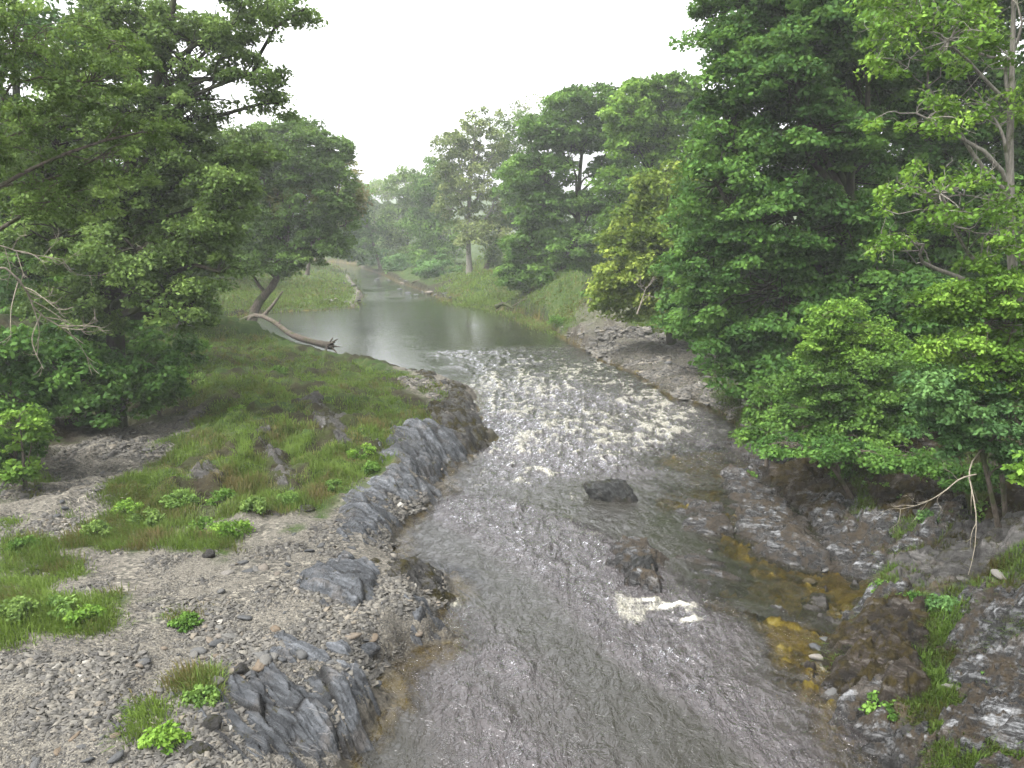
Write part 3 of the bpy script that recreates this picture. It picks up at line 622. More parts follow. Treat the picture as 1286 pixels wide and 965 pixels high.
# ------------------------------------------------------------------ leaves and tubes
def leaves(C, r, nl, size, flat=.4, rnd0=None, up=1.0, droop=.25, asp=.62):
    """leaf blades scattered round cluster centres: V, F, rnd"""
    n = len(C)*nl; ci = np.repeat(np.arange(len(C)), nl)
    d = rng.normal(size=(n, 3)); d /= np.linalg.norm(d, axis=1)[:, None]
    rad = rng.random(n)**.45; rc = np.broadcast_to(r, (len(C),))[ci]
    off = d*rad[:, None]*rc[:, None]; rho = np.hypot(off[:, 0], off[:, 1])
    off[:, 2] = off[:, 2]*flat - droop*rho*rho/rc
    P = C[ci]+off
    out = off.copy(); out[:, 2] = 0; out += rng.normal(size=(n, 3))*rc[:, None]*.5; out[:, 2] -= .25*rc
    out /= np.linalg.norm(out, axis=1)[:, None]+1e-9
    N = rng.normal(size=(n, 3))*.6; N += off/rc[:, None]*.6; N[:, 2] += up*.8; side = np.cross(N, out); side /= np.linalg.norm(side, axis=1)[:, None]+1e-9
    sz = size*rng.uniform(.65, 1.25, n)[:, None]; nn = np.cross(out, side)
    V = np.stack([P-out*sz*.5, P+side*sz*asp*.5+nn*sz*.08, P+out*sz*.5, P-side*sz*asp*.5+nn*sz*.08], 1)
    cv = (rng.random(len(C)) if rnd0 is None else rnd0)[ci]
    rn = np.clip(.55*cv+.45*rng.random(n)+1.1*(fbm(P[:, 0]/rc*.35, P[:, 2]/rc*.5+P[:, 1]/rc*.3, 777, 2)-.5), 0, 1)
    return V.reshape(-1, 3), np.arange(n*4).reshape(n, 4), np.repeat(rn, 4)
def tubes(paths, radii, sides=6):
    """paths (n,k,3) radii (n,k)"""
    paths = np.asarray(paths, float); radii = np.asarray(radii, float); n, k, _ = paths.shape
    T = np.gradient(paths, axis=1); T /= np.linalg.norm(T, axis=2, keepdims=True)+1e-9
    ref = np.where(np.abs(T[:, :1, 2:]) > .8, np.array([1., 0, 0]), np.array([0, 0, 1.])); ref = np.broadcast_to(ref, T.shape)
    A = np.cross(T, ref); A /= np.linalg.norm(A, axis=2, keepdims=True)+1e-9; B = np.cross(T, A)
    an = np.linspace(0, 2*np.pi, sides, endpoint=False)
    V = paths[:, :, None]+radii[:, :, None, None]*(np.cos(an)[:, None]*A[:, :, None]+np.sin(an)[:, None]*B[:, :, None])
    b = np.arange(n)[:, None, None]*k*sides+np.arange(k-1)[None, :, None]*sides; j = np.arange(sides); j2 = (j+1) % sides
    F = np.stack([b+j, b+j2, b+j2+sides, b+j+sides], -1).reshape(-1, 4)
    return V.reshape(-1, 3), F
def bend(A, B, k, wob, sag=0.):
    A = np.atleast_2d(A); B = np.atleast_2d(B); n = len(A); t = np.linspace(0, 1, k)[None, :, None]
    L = np.linalg.norm(B-A, axis=1)[:, None, None]
    ph = rng.normal(size=(n, 3, 3))
    w_ = sum(ph[:, i][:, None]*np.sin(np.pi*t*(i+1))/(i+1) for i in range(3))
    P = A[:, None]*(1-t)+B[:, None]*t+w_*wob*L*.35
    P[..., 2] += (np.sin(np.pi*t)*L*sag)[..., 0]
    return P
def join(parts):
    Vs, Fs, o = [], [], 0
    for V, F in parts: Vs.append(V); Fs.append(F+o); o += len(V)
    return np.vstack(Vs), np.vstack(Fs)
def smooth_path(pts, k):
    pts = np.array(pts, float); t = np.linspace(0, len(pts)-1, k); out = []
    for q in t:
        i = min(int(q), len(pts)-2); f = q-i
        p0, p1, p2, p3 = pts[max(i-1, 0)], pts[i], pts[i+1], pts[min(i+2, len(pts)-1)]
        out.append(.5*((2*p1)+(-p0+p2)*f+(2*p0-5*p1+4*p2-p3)*f*f+(-p0+3*p1-3*p2+p3)*f**3))
    return np.array(out)

def tree(name, label, cat, D, trunk, lobes, leaf, bark, lsize, cr, tr=.3, dens=1.0, cov=1.25, flat=.42, gap=.0, twig=1., shell=.5, group=None, up=1., droop=.25, side_twigs=0, base=None, asp=.62, limbs=True):
    """trunk: photo points (px,py,dD) from the base up; lobes: (px,py,dD,rx,ry px[,depth ratio])"""
    tp = [atd(a, b, D+c) for a, b, c in trunk]
    g = gz(tp[0][0], tp[0][1]); tp[0][2] = max(g, -.5)-.15
    root = empty(name, (tp[0][0], tp[0][1], float(g)), label, cat, group); O = np.array(root.location)
    parts = []; path = smooth_path(tp, 14); rr = tr*np.linspace(1, .1, 14)**.9; rr[0] *= 1.5; rr[1] *= 1.12
    parts.append(tubes([path-O], [rr], 9)); Vt, Ft = join(parts); mk('trunk', Vt, Ft, M[bark], None, True, root)
    CL, RL, RN = [], [], []; lp, lrad = [], []; tw_a, tw_b, tw_r = [], [], []
    for lb in lobes:
        c = atd(lb[0], lb[1], D+lb[2]); sx = lb[3]*np.hypot(c[1], c[0])/FPX; sz = lb[4]*c[1]/FPX; sy = sx*(lb[5] if len(lb) > 5 else .9)
        n = max(4, int(dens*1.45*4*np.pi*((sx*sy+sx*sz+sy*sz)/3)*(.35+.65*shell)/(np.pi*cr*cr*.55)))
        d = rng.normal(size=(n, 3)); d /= np.linalg.norm(d, axis=1)[:, None]
        f = (shell+(1-shell)*rng.random(n)**.6)*rng.uniform(.9, 1.12, n)
        p = c+d*f[:, None]*np.array([sx, sy, sz])
        if gap:
            q = vn(p[:, 0]/cr/2.2, p[:, 2]/cr/1.5+p[:, 1]/cr/2.2, 200+len(CL)); kp = q > gap; p = p[kp]
        kp = p[:, 2] > np.maximum(gz(p[:, 0], p[:, 1]), 0)+.12; p = p[kp]
        if not len(p): continue
        CL.append(p); RL.append(cr*rng.uniform(.6, 1.3, len(p))); RN.append(np.clip(.5+.5*(fbm(p[:, 0]/cr/3, p[:, 2]/cr/3+p[:, 1], 210, 2)-.5)+.3*rng.normal(size=len(p)), 0, 1))
        # limb from trunk towards the lobe
        below = path[(path[:, 2] < c[2]+.1*sz)]
        i = len(below)-1 if len(below) else 0; i = max(2, int(i*rng.uniform(.6, .95))) if i > 3 else max(i, 1)
        a = path[i]; b = c+np.array([0, 0, .15*sz])
        L = bend(a, b, 8, .22, .05)[0]; lp.append(L); r0 = min(rr[i]*.62, .09+.012*np.linalg.norm(b-a)*2); lrad.append(r0*np.linspace(1, .35, 8))
        m = len(p); ii = 2+np.argmin(np.linalg.norm(p[:, None]-L[None, 2:8], axis=2)+rng.uniform(0, .35*np.linalg.norm(b-a)+.01, (m, 6)), axis=1); tw_a.append(L[ii]); tw_b.append(p); tw_r.append(np.full(m, max(.012, r0*.22)))
    if not CL: print('EMPTY', label); return root
    C = np.vstack(CL); RR = np.concatenate(RL)
    nl = max(5, int(cov*np.pi*cr*cr/(lsize*lsize*asp*.5)*.82)); lsize = lsize*1.06
    if cov > 0:
        V, F, rn = leaves(C-O, RR, nl, lsize, flat, np.concatenate(RN), up, droop, asp)
        mk('crown', V, F, M[leaf], {'rnd': rn}, False, root)
    bp = []
    if limbs and lp: bp.append(tubes(np.array(lp)-O, np.array(lrad), 6))
    if twig > 0:
        A = np.vstack(tw_a); B = np.vstack(tw_b); rt = np.concatenate(tw_r)*twig; k = 6
        bp.append(tubes(bend(A, B, k, .25, .04)-O, rt[:, None]*np.linspace(1, .35, k)[None], 4))
    for _ in range(side_twigs):
        m = len(C); e = rng.normal(size=(m, 3)); e[:, 2] += .5; e /= np.linalg.norm(e, axis=1)[:, None]
        bp.append(tubes(bend(C, C+e*RR[:, None]*rng.uniform(.8, 2, (m, 1)), 5, .35, .05)-O, (rt*.5)[:, None]*np.linspace(1, .3, 5)[None], 4))
    if bp:
        V, F = join(bp); mk('branches', V, F, M[bark], None, True, root)
    return root
NTREES = 0
exec_trees = True

# --- right side
tree('sycamore_tree', 'tall dark sycamore leaning its layered crown over the right bank', 'tree', 31, [(1020,480,1),(1040,400,1),(1065,300,0),(1060,150,0),(1040,0,0),(1030,-100,0)],
 [(1000,50,0,95,60),(935,85,0,55,55),(915,165,0,50,50),(900,240,-1,50,50),(960,180,2,80,70),(1060,90,2,80,80),(985,280,-1,80,60),(900,320,0,50,55),(960,370,-1,75,60),(1060,240,3,70,90),(1040,360,1,70,60),(1030,-40,1,110,60),(930,20,1,60,50),(890,390,1,45,45),(950,440,0,55,35),(1030,170,-2,60,50),(1050,290,-2,55,55),(1000,110,-2,60,45),(1095,350,-2,50,50),(1070,30,-2,60,50),(1000,430,-1,60,45)],
 'leaf_syc', 'bark', .20, .75, .42, 1.0, 1.5, .38, .12)
tree('sycamore_tree', 'dense dark tree filling the shade behind the pale ash', 'tree', 37, [(1170,490,0),(1165,350,0),(1150,200,0),(1150,50,0),(1150,-60,0)],
 [(1150,40,0,100,80),(1130,160,1,90,80),(1220,120,1,110,90),(1130,280,1,90,80),(1230,260,1,110,90),(1110,390,0,80,60),(1220,400,0,110,70),(1300,200,0,70,120),(1200,-40,0,120,60)],
 'leaf_syc', 'bark', .25, .9, .45, 1.0, 1.3, .4, .08)
tree('ash_tree', 'sparse ash with pale trunk and bare twigs at the right edge', 'tree', 17.5, [(1300,640,1),(1285,500,.5),(1272,350,0),(1268,200,0),(1272,50,0),(1275,-120,0)],
 [(1190,60,-.5,80,50),(1150,150,-.8,65,45),(1130,40,0,55,45),(1235,140,0,60,60),(1180,250,-.6,90,40),(1240,300,-.5,70,40),(1160,310,-.6,60,20),(1260,0,0,60,60),(1150,0,0,70,40)],
 'leaf_bright', 'bark_pale', .115, .36, .16, .42, .75, .6, .30, 1.15, .2, side_twigs=2)
tree('maple_tree', 'yellow-green rounded tree spilling towards the shingle on the right', 'tree', 47, [(845,400,1),(840,350,1),(840,280,0),(850,220,0)],
 [(800,300,0,38,42),(840,240,0,38,40),(780,345,-1,36,36),(830,330,-1,48,48),(868,280,0,38,60),(800,375,0,42,28),(860,370,0,50,45),(765,365,0,22,22)],
 'leaf_yellow', 'bark', .27, .85, .3, 1.1, 1.5, .45, .12)
tree('alder_tree', 'dark shadowed tree between the yellow-green tree and the sycamore', 'tree', 40, [(925,450,1),(915,380,0),(905,300,0),(900,250,0)],
 [(880,330,0,50,60),(930,380,0,60,60),(870,400,0,40,30),(900,260,1,50,60),(960,330,1,60,60)], 'leaf_syc', 'bark', .26, .85, .3, 1.0, 1.4, .4, .12)
tree('ash_tree', 'tall fan-topped tree with open dark branches mid-way up the right bank', 'tree', 76, [(712,388,0),(690,370,0),(722,300,0),(728,220,0),(735,150,0),(738,125,0)],
 [(735,128,0,50,18),(770,145,0,35,14),(700,160,0,45,24),(745,175,0,45,12),(680,215,0,42,30),(765,210,0,30,14),(680,262,0,34,26),(740,255,0,35,14),(665,310,0,30,30),(715,310,0,45,28),(700,345,0,38,24),(650,345,0,24,20)],
 'leaf_mid', 'bark', .36, 1.05, .38, 1.35, 1.45, .4, .10, 1.2)
tree('oak_tree', 'bright layered crown tree rising behind the yellow-green tree', 'tree', 66, [(792,395,0),(795,330,0),(815,230,0),(830,150,0),(838,115,0)],
 [(830,112,0,48,16),(865,130,0,35,16),(795,145,0,44,22),(838,155,0,42,14),(800,185,0,36,18),(850,190,0,36,20),(775,230,0,28,22),(820,230,0,42,22),(780,275,0,30,24),(830,280,0,30,26)],
 'leaf_bright', 'bark', .33, .95, .32, 1.35, 1.4, .4, .10, 1.2)
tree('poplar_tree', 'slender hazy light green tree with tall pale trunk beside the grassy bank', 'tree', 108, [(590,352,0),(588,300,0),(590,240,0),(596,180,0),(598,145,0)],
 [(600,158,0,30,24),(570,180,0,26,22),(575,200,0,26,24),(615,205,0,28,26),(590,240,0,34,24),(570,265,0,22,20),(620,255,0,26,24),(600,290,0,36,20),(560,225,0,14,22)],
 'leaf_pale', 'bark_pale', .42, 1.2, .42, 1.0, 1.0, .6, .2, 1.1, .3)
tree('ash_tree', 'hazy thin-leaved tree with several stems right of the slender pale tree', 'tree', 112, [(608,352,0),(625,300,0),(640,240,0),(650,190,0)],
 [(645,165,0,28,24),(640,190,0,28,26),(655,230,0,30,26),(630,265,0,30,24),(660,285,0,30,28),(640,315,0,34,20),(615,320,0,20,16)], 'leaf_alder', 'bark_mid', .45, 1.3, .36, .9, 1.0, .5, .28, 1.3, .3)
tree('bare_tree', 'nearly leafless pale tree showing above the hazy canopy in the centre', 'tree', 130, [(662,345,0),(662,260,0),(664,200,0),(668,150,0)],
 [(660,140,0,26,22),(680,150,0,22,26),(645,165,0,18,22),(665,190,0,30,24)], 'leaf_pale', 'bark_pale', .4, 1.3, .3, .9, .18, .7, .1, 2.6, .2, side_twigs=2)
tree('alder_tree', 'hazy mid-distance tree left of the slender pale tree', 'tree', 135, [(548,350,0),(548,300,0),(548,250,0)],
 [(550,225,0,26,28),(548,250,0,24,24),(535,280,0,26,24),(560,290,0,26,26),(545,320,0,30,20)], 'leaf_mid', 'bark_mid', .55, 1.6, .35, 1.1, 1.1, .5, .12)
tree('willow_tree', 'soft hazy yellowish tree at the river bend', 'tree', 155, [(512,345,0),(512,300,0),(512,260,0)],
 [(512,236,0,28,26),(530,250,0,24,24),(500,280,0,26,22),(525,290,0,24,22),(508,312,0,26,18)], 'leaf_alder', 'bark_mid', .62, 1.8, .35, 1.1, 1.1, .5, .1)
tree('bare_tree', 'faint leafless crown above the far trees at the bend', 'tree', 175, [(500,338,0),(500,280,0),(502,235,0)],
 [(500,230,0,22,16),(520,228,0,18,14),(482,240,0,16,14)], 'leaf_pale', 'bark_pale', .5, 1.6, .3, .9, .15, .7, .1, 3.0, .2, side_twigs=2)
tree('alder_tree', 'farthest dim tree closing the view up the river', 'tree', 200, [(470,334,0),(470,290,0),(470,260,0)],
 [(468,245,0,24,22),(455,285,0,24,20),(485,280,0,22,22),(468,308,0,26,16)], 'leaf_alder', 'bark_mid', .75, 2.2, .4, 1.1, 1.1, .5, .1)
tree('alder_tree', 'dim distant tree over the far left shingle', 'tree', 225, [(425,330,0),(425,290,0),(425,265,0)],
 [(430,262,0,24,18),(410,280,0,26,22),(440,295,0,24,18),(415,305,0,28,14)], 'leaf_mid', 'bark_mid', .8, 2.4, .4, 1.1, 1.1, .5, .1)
tree('oak_tree', 'rounded green tree behind the fan-topped tree', 'tree', 98, [(690,352,0),(690,300,0),(690,250,0)],
 [(655,225,0,32,30),(665,250,0,30,30),(700,270,0,34,30),(680,310,0,34,26),(740,300,0,40,34),(780,320,0,40,30)], 'leaf_mid', 'bark_mid', .48, 1.4, .35, 1.0, 1.2, .5, .1)
tree('oak_tree', 'green tree glimpsed behind the yellow-green tree', 'tree', 82, [(830,380,0),(830,300,0),(830,220,0)],
 [(840,210,0,40,34),(870,250,0,40,40),(800,270,0,40,34),(850,320,0,50,40),(900,180,0,40,50)], 'leaf_mid', 'bark_mid', .42, 1.2, .35, 1.0, 1.2, .5, .15)

SH = [ # shrubs: label, D, base, lobes, leaf, lsize, cr
 ('dark green bush at the foot of the fan-topped tree', 72, (715,398), [(715,370,0,32,24),(745,380,0,26,18),(690,385,0,20,14)], 'leaf_mid', .36, .9),
 ('pale green bush right of the fan-topped tree', 62, (770,398), [(760,372,0,26,24),(785,385,0,20,16)], 'leaf_mid', .34, .85),
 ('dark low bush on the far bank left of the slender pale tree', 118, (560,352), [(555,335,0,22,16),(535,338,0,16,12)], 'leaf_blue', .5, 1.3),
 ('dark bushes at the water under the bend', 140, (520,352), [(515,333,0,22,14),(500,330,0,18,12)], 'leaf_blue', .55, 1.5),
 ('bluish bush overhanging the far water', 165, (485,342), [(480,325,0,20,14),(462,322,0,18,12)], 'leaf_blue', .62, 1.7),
 ('bright green bush above the flat wet ledge', 23.5, (1060,545), [(1060,400,0,42,26),(1090,425,0,40,24),(1035,425,0,32,20),(1065,455,0,50,28),(1020,440,-.3,20,12)], 'leaf_bright', .12, .38),
 ('low darker bush below the bright green bush', 22.5, (1060,560), [(1030,480,0,38,28),(1080,500,0,45,32),(1110,470,0,40,35),(1050,522,0,52,22),(1130,525,-.3,32,18),(1000,515,0,34,24),(1095,540,-.3,34,16),(1010,538,-.6,36,16),(1060,550,-.8,42,14),(950,545,-.3,22,14),(1160,555,-1.5,36,18)], 'leaf_mid', .12, .38),
 ('small light green plant at the end of the shaded shingle', 25, (965,545), [(970,495,0,22,22),(960,525,0,26,18),(985,520,0,24,18)], 'leaf_mid', .15, .4),
 ('leafy shrub overhanging at the right edge', 16.5, (1270,640), [(1230,400,0,60,38),(1265,370,0,50,40),(1200,440,0,45,32),(1260,460,0,55,42),(1190,380,0,35,28)], 'leaf_bright', .10, .33),
 ('low ivy and bramble sprawling over the bank beneath the bright green bush', 20.5, (1080,600), [(1000,562,0,46,12),(1070,568,-.6,50,12),(1140,578,-1.2,46,14),(1210,595,-2.5,44,14)], 'leaf_syc', .11, .34),
 ('bluish-green lower shrub at the right edge', 16, (1260,650), [(1210,510,0,48,34),(1260,530,0,50,36),(1180,485,0,32,24),(1235,560,0,40,22),(1290,500,0,40,50),(1180,545,0,30,20),(1285,575,0,30,22)], 'leaf_blue', .10, .33),
 ('dark shrub in the shade behind the bright green bush', 28, (1120,500), [(1110,430,0,70,45),(1160,480,0,60,45),(1150,380,0,60,50),(1000,480,0,50,40),(1180,520,-4,60,34),(1120,505,-5,45,30),(1060,510,-4,50,26)], 'leaf_syc', .2, .6),
 ('dark ivy-clad shrub under the sycamore', 30, (940,500), [(940,430,0,40,40),(900,440,0,28,26),(975,460,0,40,40),(940,480,0,40,22)], 'leaf_syc', .2, .6),
 ('bright sprig of leaves at the extreme right edge', 12, (1310,720), [(1288,585,0,14,22)], 'leaf_bright', .11, .2),
 ('dark leafy understorey bush at the lower left edge', 22, (20,620), [(20,500,0,50,40),(0,560,0,45,45),(70,470,0,40,35),(-40,500,0,50,60),(30,440,0,50,35)], 'leaf_syc', .17, .5),
 ('dark green bush beside the dry side channel', 27, (130,545), [(110,480,0,50,40),(60,520,0,40,35),(150,500,0,45,32),(100,430,0,50,40),(180,460,0,40,34)], 'leaf_syc', .19, .55),
 ('low bush where the side channel meets the grass', 30, (200,520), [(200,480,0,35,26),(170,430,0,40,35),(225,440,0,28,22)], 'leaf_syc', .2, .6),
 ('pale-leaved sapling at the left edge above the gravel', 20, (35,640), [(25,530,0,26,22),(40,560,0,22,20),(28,590,0,20,14)], 'leaf_bright', .14, .3),
 ('rounded bush under the leaning tree on the left', 60, (200,410), [(200,375,0,40,30),(240,385,0,30,22),(160,380,0,40,30)], 'leaf_mid', .3, .85),
]
for lab, D, b, lobes, lf, ls, cr in SH:
    tree('shrub', lab, 'shrub', D, [(b[0], b[1], .2), ((b[0]+lobes[0][0])/2, (b[1]+lobes[0][1])/2, 0), (lobes[0][0], lobes[0][1], 0)], lobes, lf, 'bark_mid', ls, cr, .05+D*.0012, 1.15, 1.35, .42, .30 if D < 26 else .1, shell=.35)

# --- left side
tree('alder_tree', 'big alder with dark forked trunk leaning over the left bank', 'tree', 27, [(140,520,1),(146,430,.5),(142,340,0),(160,220,0),(195,110,0),(215,20,0),(230,-80,0)],
 [(245,60,0,70,36),(310,100,0,42,34),(340,130,0,26,18),(330,10,0,55,14),(385,12,0,24,10),(290,35,0,40,20),(180,30,0,70,40),(225,130,0,60,30),(160,150,0,60,40),(300,195,0,50,18),(240,225,0,60,26),(90,150,0,60,50),(80,300,-1,60,40),(170,320,-1,60,40),(215,370,-1,50,36),(240,310,-.5,40,30),(120,380,0,60,36),(60,220,0,60,45),(250,395,-1,26,20),(285,235,-1,44,26),(270,280,-1,44,30),(150,240,0,60,36),(275,345,-1,30,22),(215,190,0,60,34),(110,290,0,60,50)],
 'leaf_alder', 'bark', .14, .58, .36, .95, 1.15, .45, .20, 1.2, .35)
tree('oak_tree', 'shaded tree with dark foliage behind the big alder', 'tree', 35, [(30,500,0),(30,400,0),(25,250,0),(20,100,0),(20,-60,0)],
 [(10,80,0,90,70),(70,200,0,80,60),(-20,220,0,80,70),(60,320,0,80,60),(130,260,0,60,60),(150,370,0,60,50),(10,400,0,80,60),(110,60,0,70,60)],
 'leaf_syc', 'bark', .24, .85, .4, .9, 1.2, .4, .28)
tree('hawthorn_tree', 'pale twiggy hedge tree hanging in at the upper left', 'tree', 14.5, [(-190,800,1),(-150,500,0),(-120,300,0),(-80,150,0),(-30,50,0)],
 [(40,60,0,70,50),(110,110,0,55,40),(40,170,0,75,50),(130,200,.5,60,35),(180,170,.8,40,26),(60,250,.3,80,30),(-20,20,0,60,80),(140,60,.5,45,35)],
 'leaf_alder', 'bark_mid', .075, .30, .14, .55, .95, .5, .24, .8, .3, side_twigs=1)
tree('willow_tree', 'broad leaning willow with a cleft trunk across the pool inlet', 'tree', 61, [(310,410,-1),(322,385,0),(345,355,0),(355,320,0),(360,280,0)],
 [(365,180,0,50,28),(320,185,0,36,26),(415,190,0,26,20),(370,205,0,50,30),(330,215,0,40,34),(405,215,0,30,26),(425,250,0,28,34),(375,260,0,50,38),(320,280,0,42,38),(285,240,0,34,34),(400,305,0,32,24),(350,325,0,40,20),(300,325,0,34,18),(435,285,0,14,22),(270,290,0,30,30)],
 'leaf_willow', 'bark_mid', .25, .8, .45, 1.1, 1.4, .5, .15)
tree('oak_tree', 'mid-green tree filling the gap between the big alder and the leaning willow', 'tree', 47, [(228,400,0),(230,330,0),(240,250,0),(248,200,0)],
 [(250,185,0,42,28),(215,225,0,42,34),(285,225,0,36,34),(300,180,0,30,24),(250,265,0,48,34),(210,300,0,45,36),(265,320,0,36,28),(225,350,0,45,26)], 'leaf_alder', 'bark', .24, .8, .28, 1.1, 1.3, .45, .1, droop=.35)
tree('alder_tree', 'hazy tree closing the view just right of the leaning willow', 'tree', 150, [(478,336,0),(468,305,0),(452,265,0)],
 [(448,250,0,18,18),(435,280,0,24,22),(460,285,0,22,22),(448,310,0,28,16)], 'leaf_mid', 'bark_mid', .6, 1.7, .35, 1.1, 1.1, .5, .1)
tree('beech_tree', 'rust-tinged tree peeping out behind the leaning willow', 'tree', 105, [(385,345,0),(395,300,0),(420,240,0)],
 [(412,200,0,22,18),(435,215,0,18,20),(450,245,0,16,16),(430,260,0,24,20)], 'leaf_rust', 'bark_mid', .42, 1.2, .3, .9, .9, .5, .25, 1.3)
tree('ash_tree', 'hazy green tree far behind the big alder', 'tree', 90, [(230,360,0),(230,300,0),(235,240,0)],
 [(235,235,0,50,36),(190,260,0,50,40),(260,290,0,45,36),(150,300,0,50,40),(215,330,0,60,24)], 'leaf_mid', 'bark_mid', .42, 1.2, .3, 1., 1.15, .5, .15)
tree('ash_tree', 'distant tree glimpsed through the left canopy', 'tree', 80, [(60,380,0),(60,300,0),(60,200,0)],
 [(60,190,0,70,50),(0,240,0,70,60),(110,260,0,60,50),(40,320,0,80,50),(-80,250,0,80,100)], 'leaf_mid', 'bark_mid', .4, 1.2, .35, 1., 1.15, .5, .15)
tree('ash_tree', 'hazy tree on the far left meadow beyond the willow', 'tree', 140, [(296,335,0),(310,290,0),(330,250,0)],
 [(330,250,0,50,30),(290,280,0,50,30),(370,285,0,45,30),(400,300,0,30,20)], 'leaf_mid', 'bark_mid', .6, 1.8, .35, 1., 1.1, .5, .1)

# ------------------------------------------------------------------ dead wood
def stick(name, label, cat, segs, mat, sides=7, knots=0):
    """segs: list of (points[(px,py,D)], r0, r1)"""
    P0 = atd(*segs[0][0][0]); root_o = P0*1; parts = []
    for pts, r0, r1 in segs:
        p = smooth_path([atd(*q) for q in pts], 12); rr = np.linspace(r0, r1, 12)*(1+.12*rng.normal(size=12)*.6)
        parts.append(tubes([p-root_o], [rr], sides))
    V, F = join(parts); o = mk(name, V, F, mat, None, True); o.location = root_o
    return tag(o, label, cat)
root = [([(x0, y0, d0), (x1, y1, d1)], .10, .03) for x0, y0, d0, x1, y1, d1 in
 [(412,434,51,424,426,51),(412,434,51,427,436,50.6),(412,434,51,418,424,51.4),(414,434,51,424,444,50.4),(412,434,51,408,443,50.6),(412,433,51,421,430,50.5)]]
stick('fallen_log', 'bleached fallen trunk with a root ball lying out into the pool', 'log',
 [([(300,404,58),(322,396,57),(345,405,56),(365,420,54.5),(390,429,53),(416,435,51)], .13, .26), ([(322,396,57),(312,403,57),(308,425,56)], .14, .1), ([(330,398,57),(342,384,57.5),(355,366,58)], .16, .08), ([(350,408,55.5),(352,402,55.5)], .07, .03)]+root, M['bark_mid'])
stick('driftwood_branch', 'stripped branch propped on the grassy far right bank', 'branch', [([(638,388,72),(650,381,72),(662,374,73)], .07, .04)], M['bark_mid'])
stick('driftwood_branch', 'dark root stump at the waterline of the grassy far right bank', 'branch', [([(622,386,71),(632,382,71),(645,388,70)], .25, .1), ([(632,382,71),(628,376,71)], .1, .04), ([(632,384,71),(640,377,71)], .1, .03)], M['bark'])
stick('fallen_branch', 'exposed root arching at the foot of the slender pale tree', 'branch', [([(592,352,104),(575,358,100),(560,364,97)], .25, .1), ([(592,352,104),(605,356,100)], .2, .1)], M['bark_mid'])
def twigs(name, label, cat, main, r0, mat, n=10, ln=40, D=None, sub=3, seed=1, sprd=1.):
    r = np.random.default_rng(seed); segs = [(main, r0, r0*.25)]
    mp = np.array(main, float)
    for i in range(n):
        t = r.uniform(.2, 1)*(len(mp)-1); j = min(int(t), len(mp)-2); p = mp[j]+(mp[j+1]-mp[j])*(t-j); dr = (mp[j+1]-mp[j])[:2]; dr = dr/np.linalg.norm(dr)
        a = r.normal()*.7*sprd; d = np.array([dr[0]*math.cos(a)-dr[1]*math.sin(a), dr[0]*math.sin(a)+dr[1]*math.cos(a)])*ln*r.uniform(.5, 1.1)
        e = [p[0]+d[0], p[1]+d[1]+ln*.1, p[2]+r.normal()*.4]; mid = [(p[0]+e[0])/2+r.normal()*ln*.12, (p[1]+e[1])/2+r.normal()*ln*.12, (p[2]+e[2])/2]
        segs.append(([tuple(p), tuple(mid), tuple(e)], r0*.38, r0*.12))
        for k in range(sub):
            f = r.uniform(.3, 1); q = np.array(mid)*(1-f)+np.array(e)*f; b = a+r.normal()*.8; l2 = ln*.4*r.uniform(.5, 1)
            d2 = [q[0]+l2*math.cos(math.atan2(d[1], d[0])+b*.7), q[1]+l2*math.sin(math.atan2(d[1], d[0])+b*.7), q[2]+r.normal()*.2]
            segs.append(([tuple(q), ((q[0]+d2[0])/2, (q[1]+d2[1])/2+2, q[2]), tuple(d2)], r0*.2, r0*.09))
    return stick(name, label, cat, segs, mat, 5)
twigs('dead_branch', 'bleached dead branch with bare twigs reaching in at the left edge', 'branch', [(-160,420,13),(-60,350,13),(0,335,13),(30,360,13.2),(45,390,13.4),(75,410,13.5),(105,432,13.6)], .03, M['dead'], 14, 60, seed=5)
twigs('dead_branch', 'thinner bleached dead branch above the first at the left edge', 'branch', [(-160,420,13),(-80,320,13.2),(-20,305,13.4),(30,318,13.6),(80,326,13.8)], .022, M['dead'], 14, 50, seed=6)
twigs('bare_sapling', 'leafless pale sapling drooping over the pale rocks on the right', 'sapling', [(1236,562,16),(1222,578,15.6),(1217,598,15.2),(1222,622,14.9),(1226,650,14.6),(1224,690,14.3),(1216,722,14.1)], .02, M['dead'], 3, 30, seed=7, sub=1)
twigs('bare_sapling', 'pale forked twig reaching left from the drooping sapling', 'sapling', [(1226,596,15.2),(1205,602,15),(1185,618,14.8),(1160,632,14.6),(1130,640,14.5)], .018, M['dead'], 7, 34, seed=8, sub=2, sprd=.8)
twigs('dead_branch', 'bare pale twigs under the yellow-green tree above the shingle', 'branch', [(800,395,42),(806,378,42),(812,360,42.3)], .06, M['dead'], 7, 24, seed=9, sub=2)

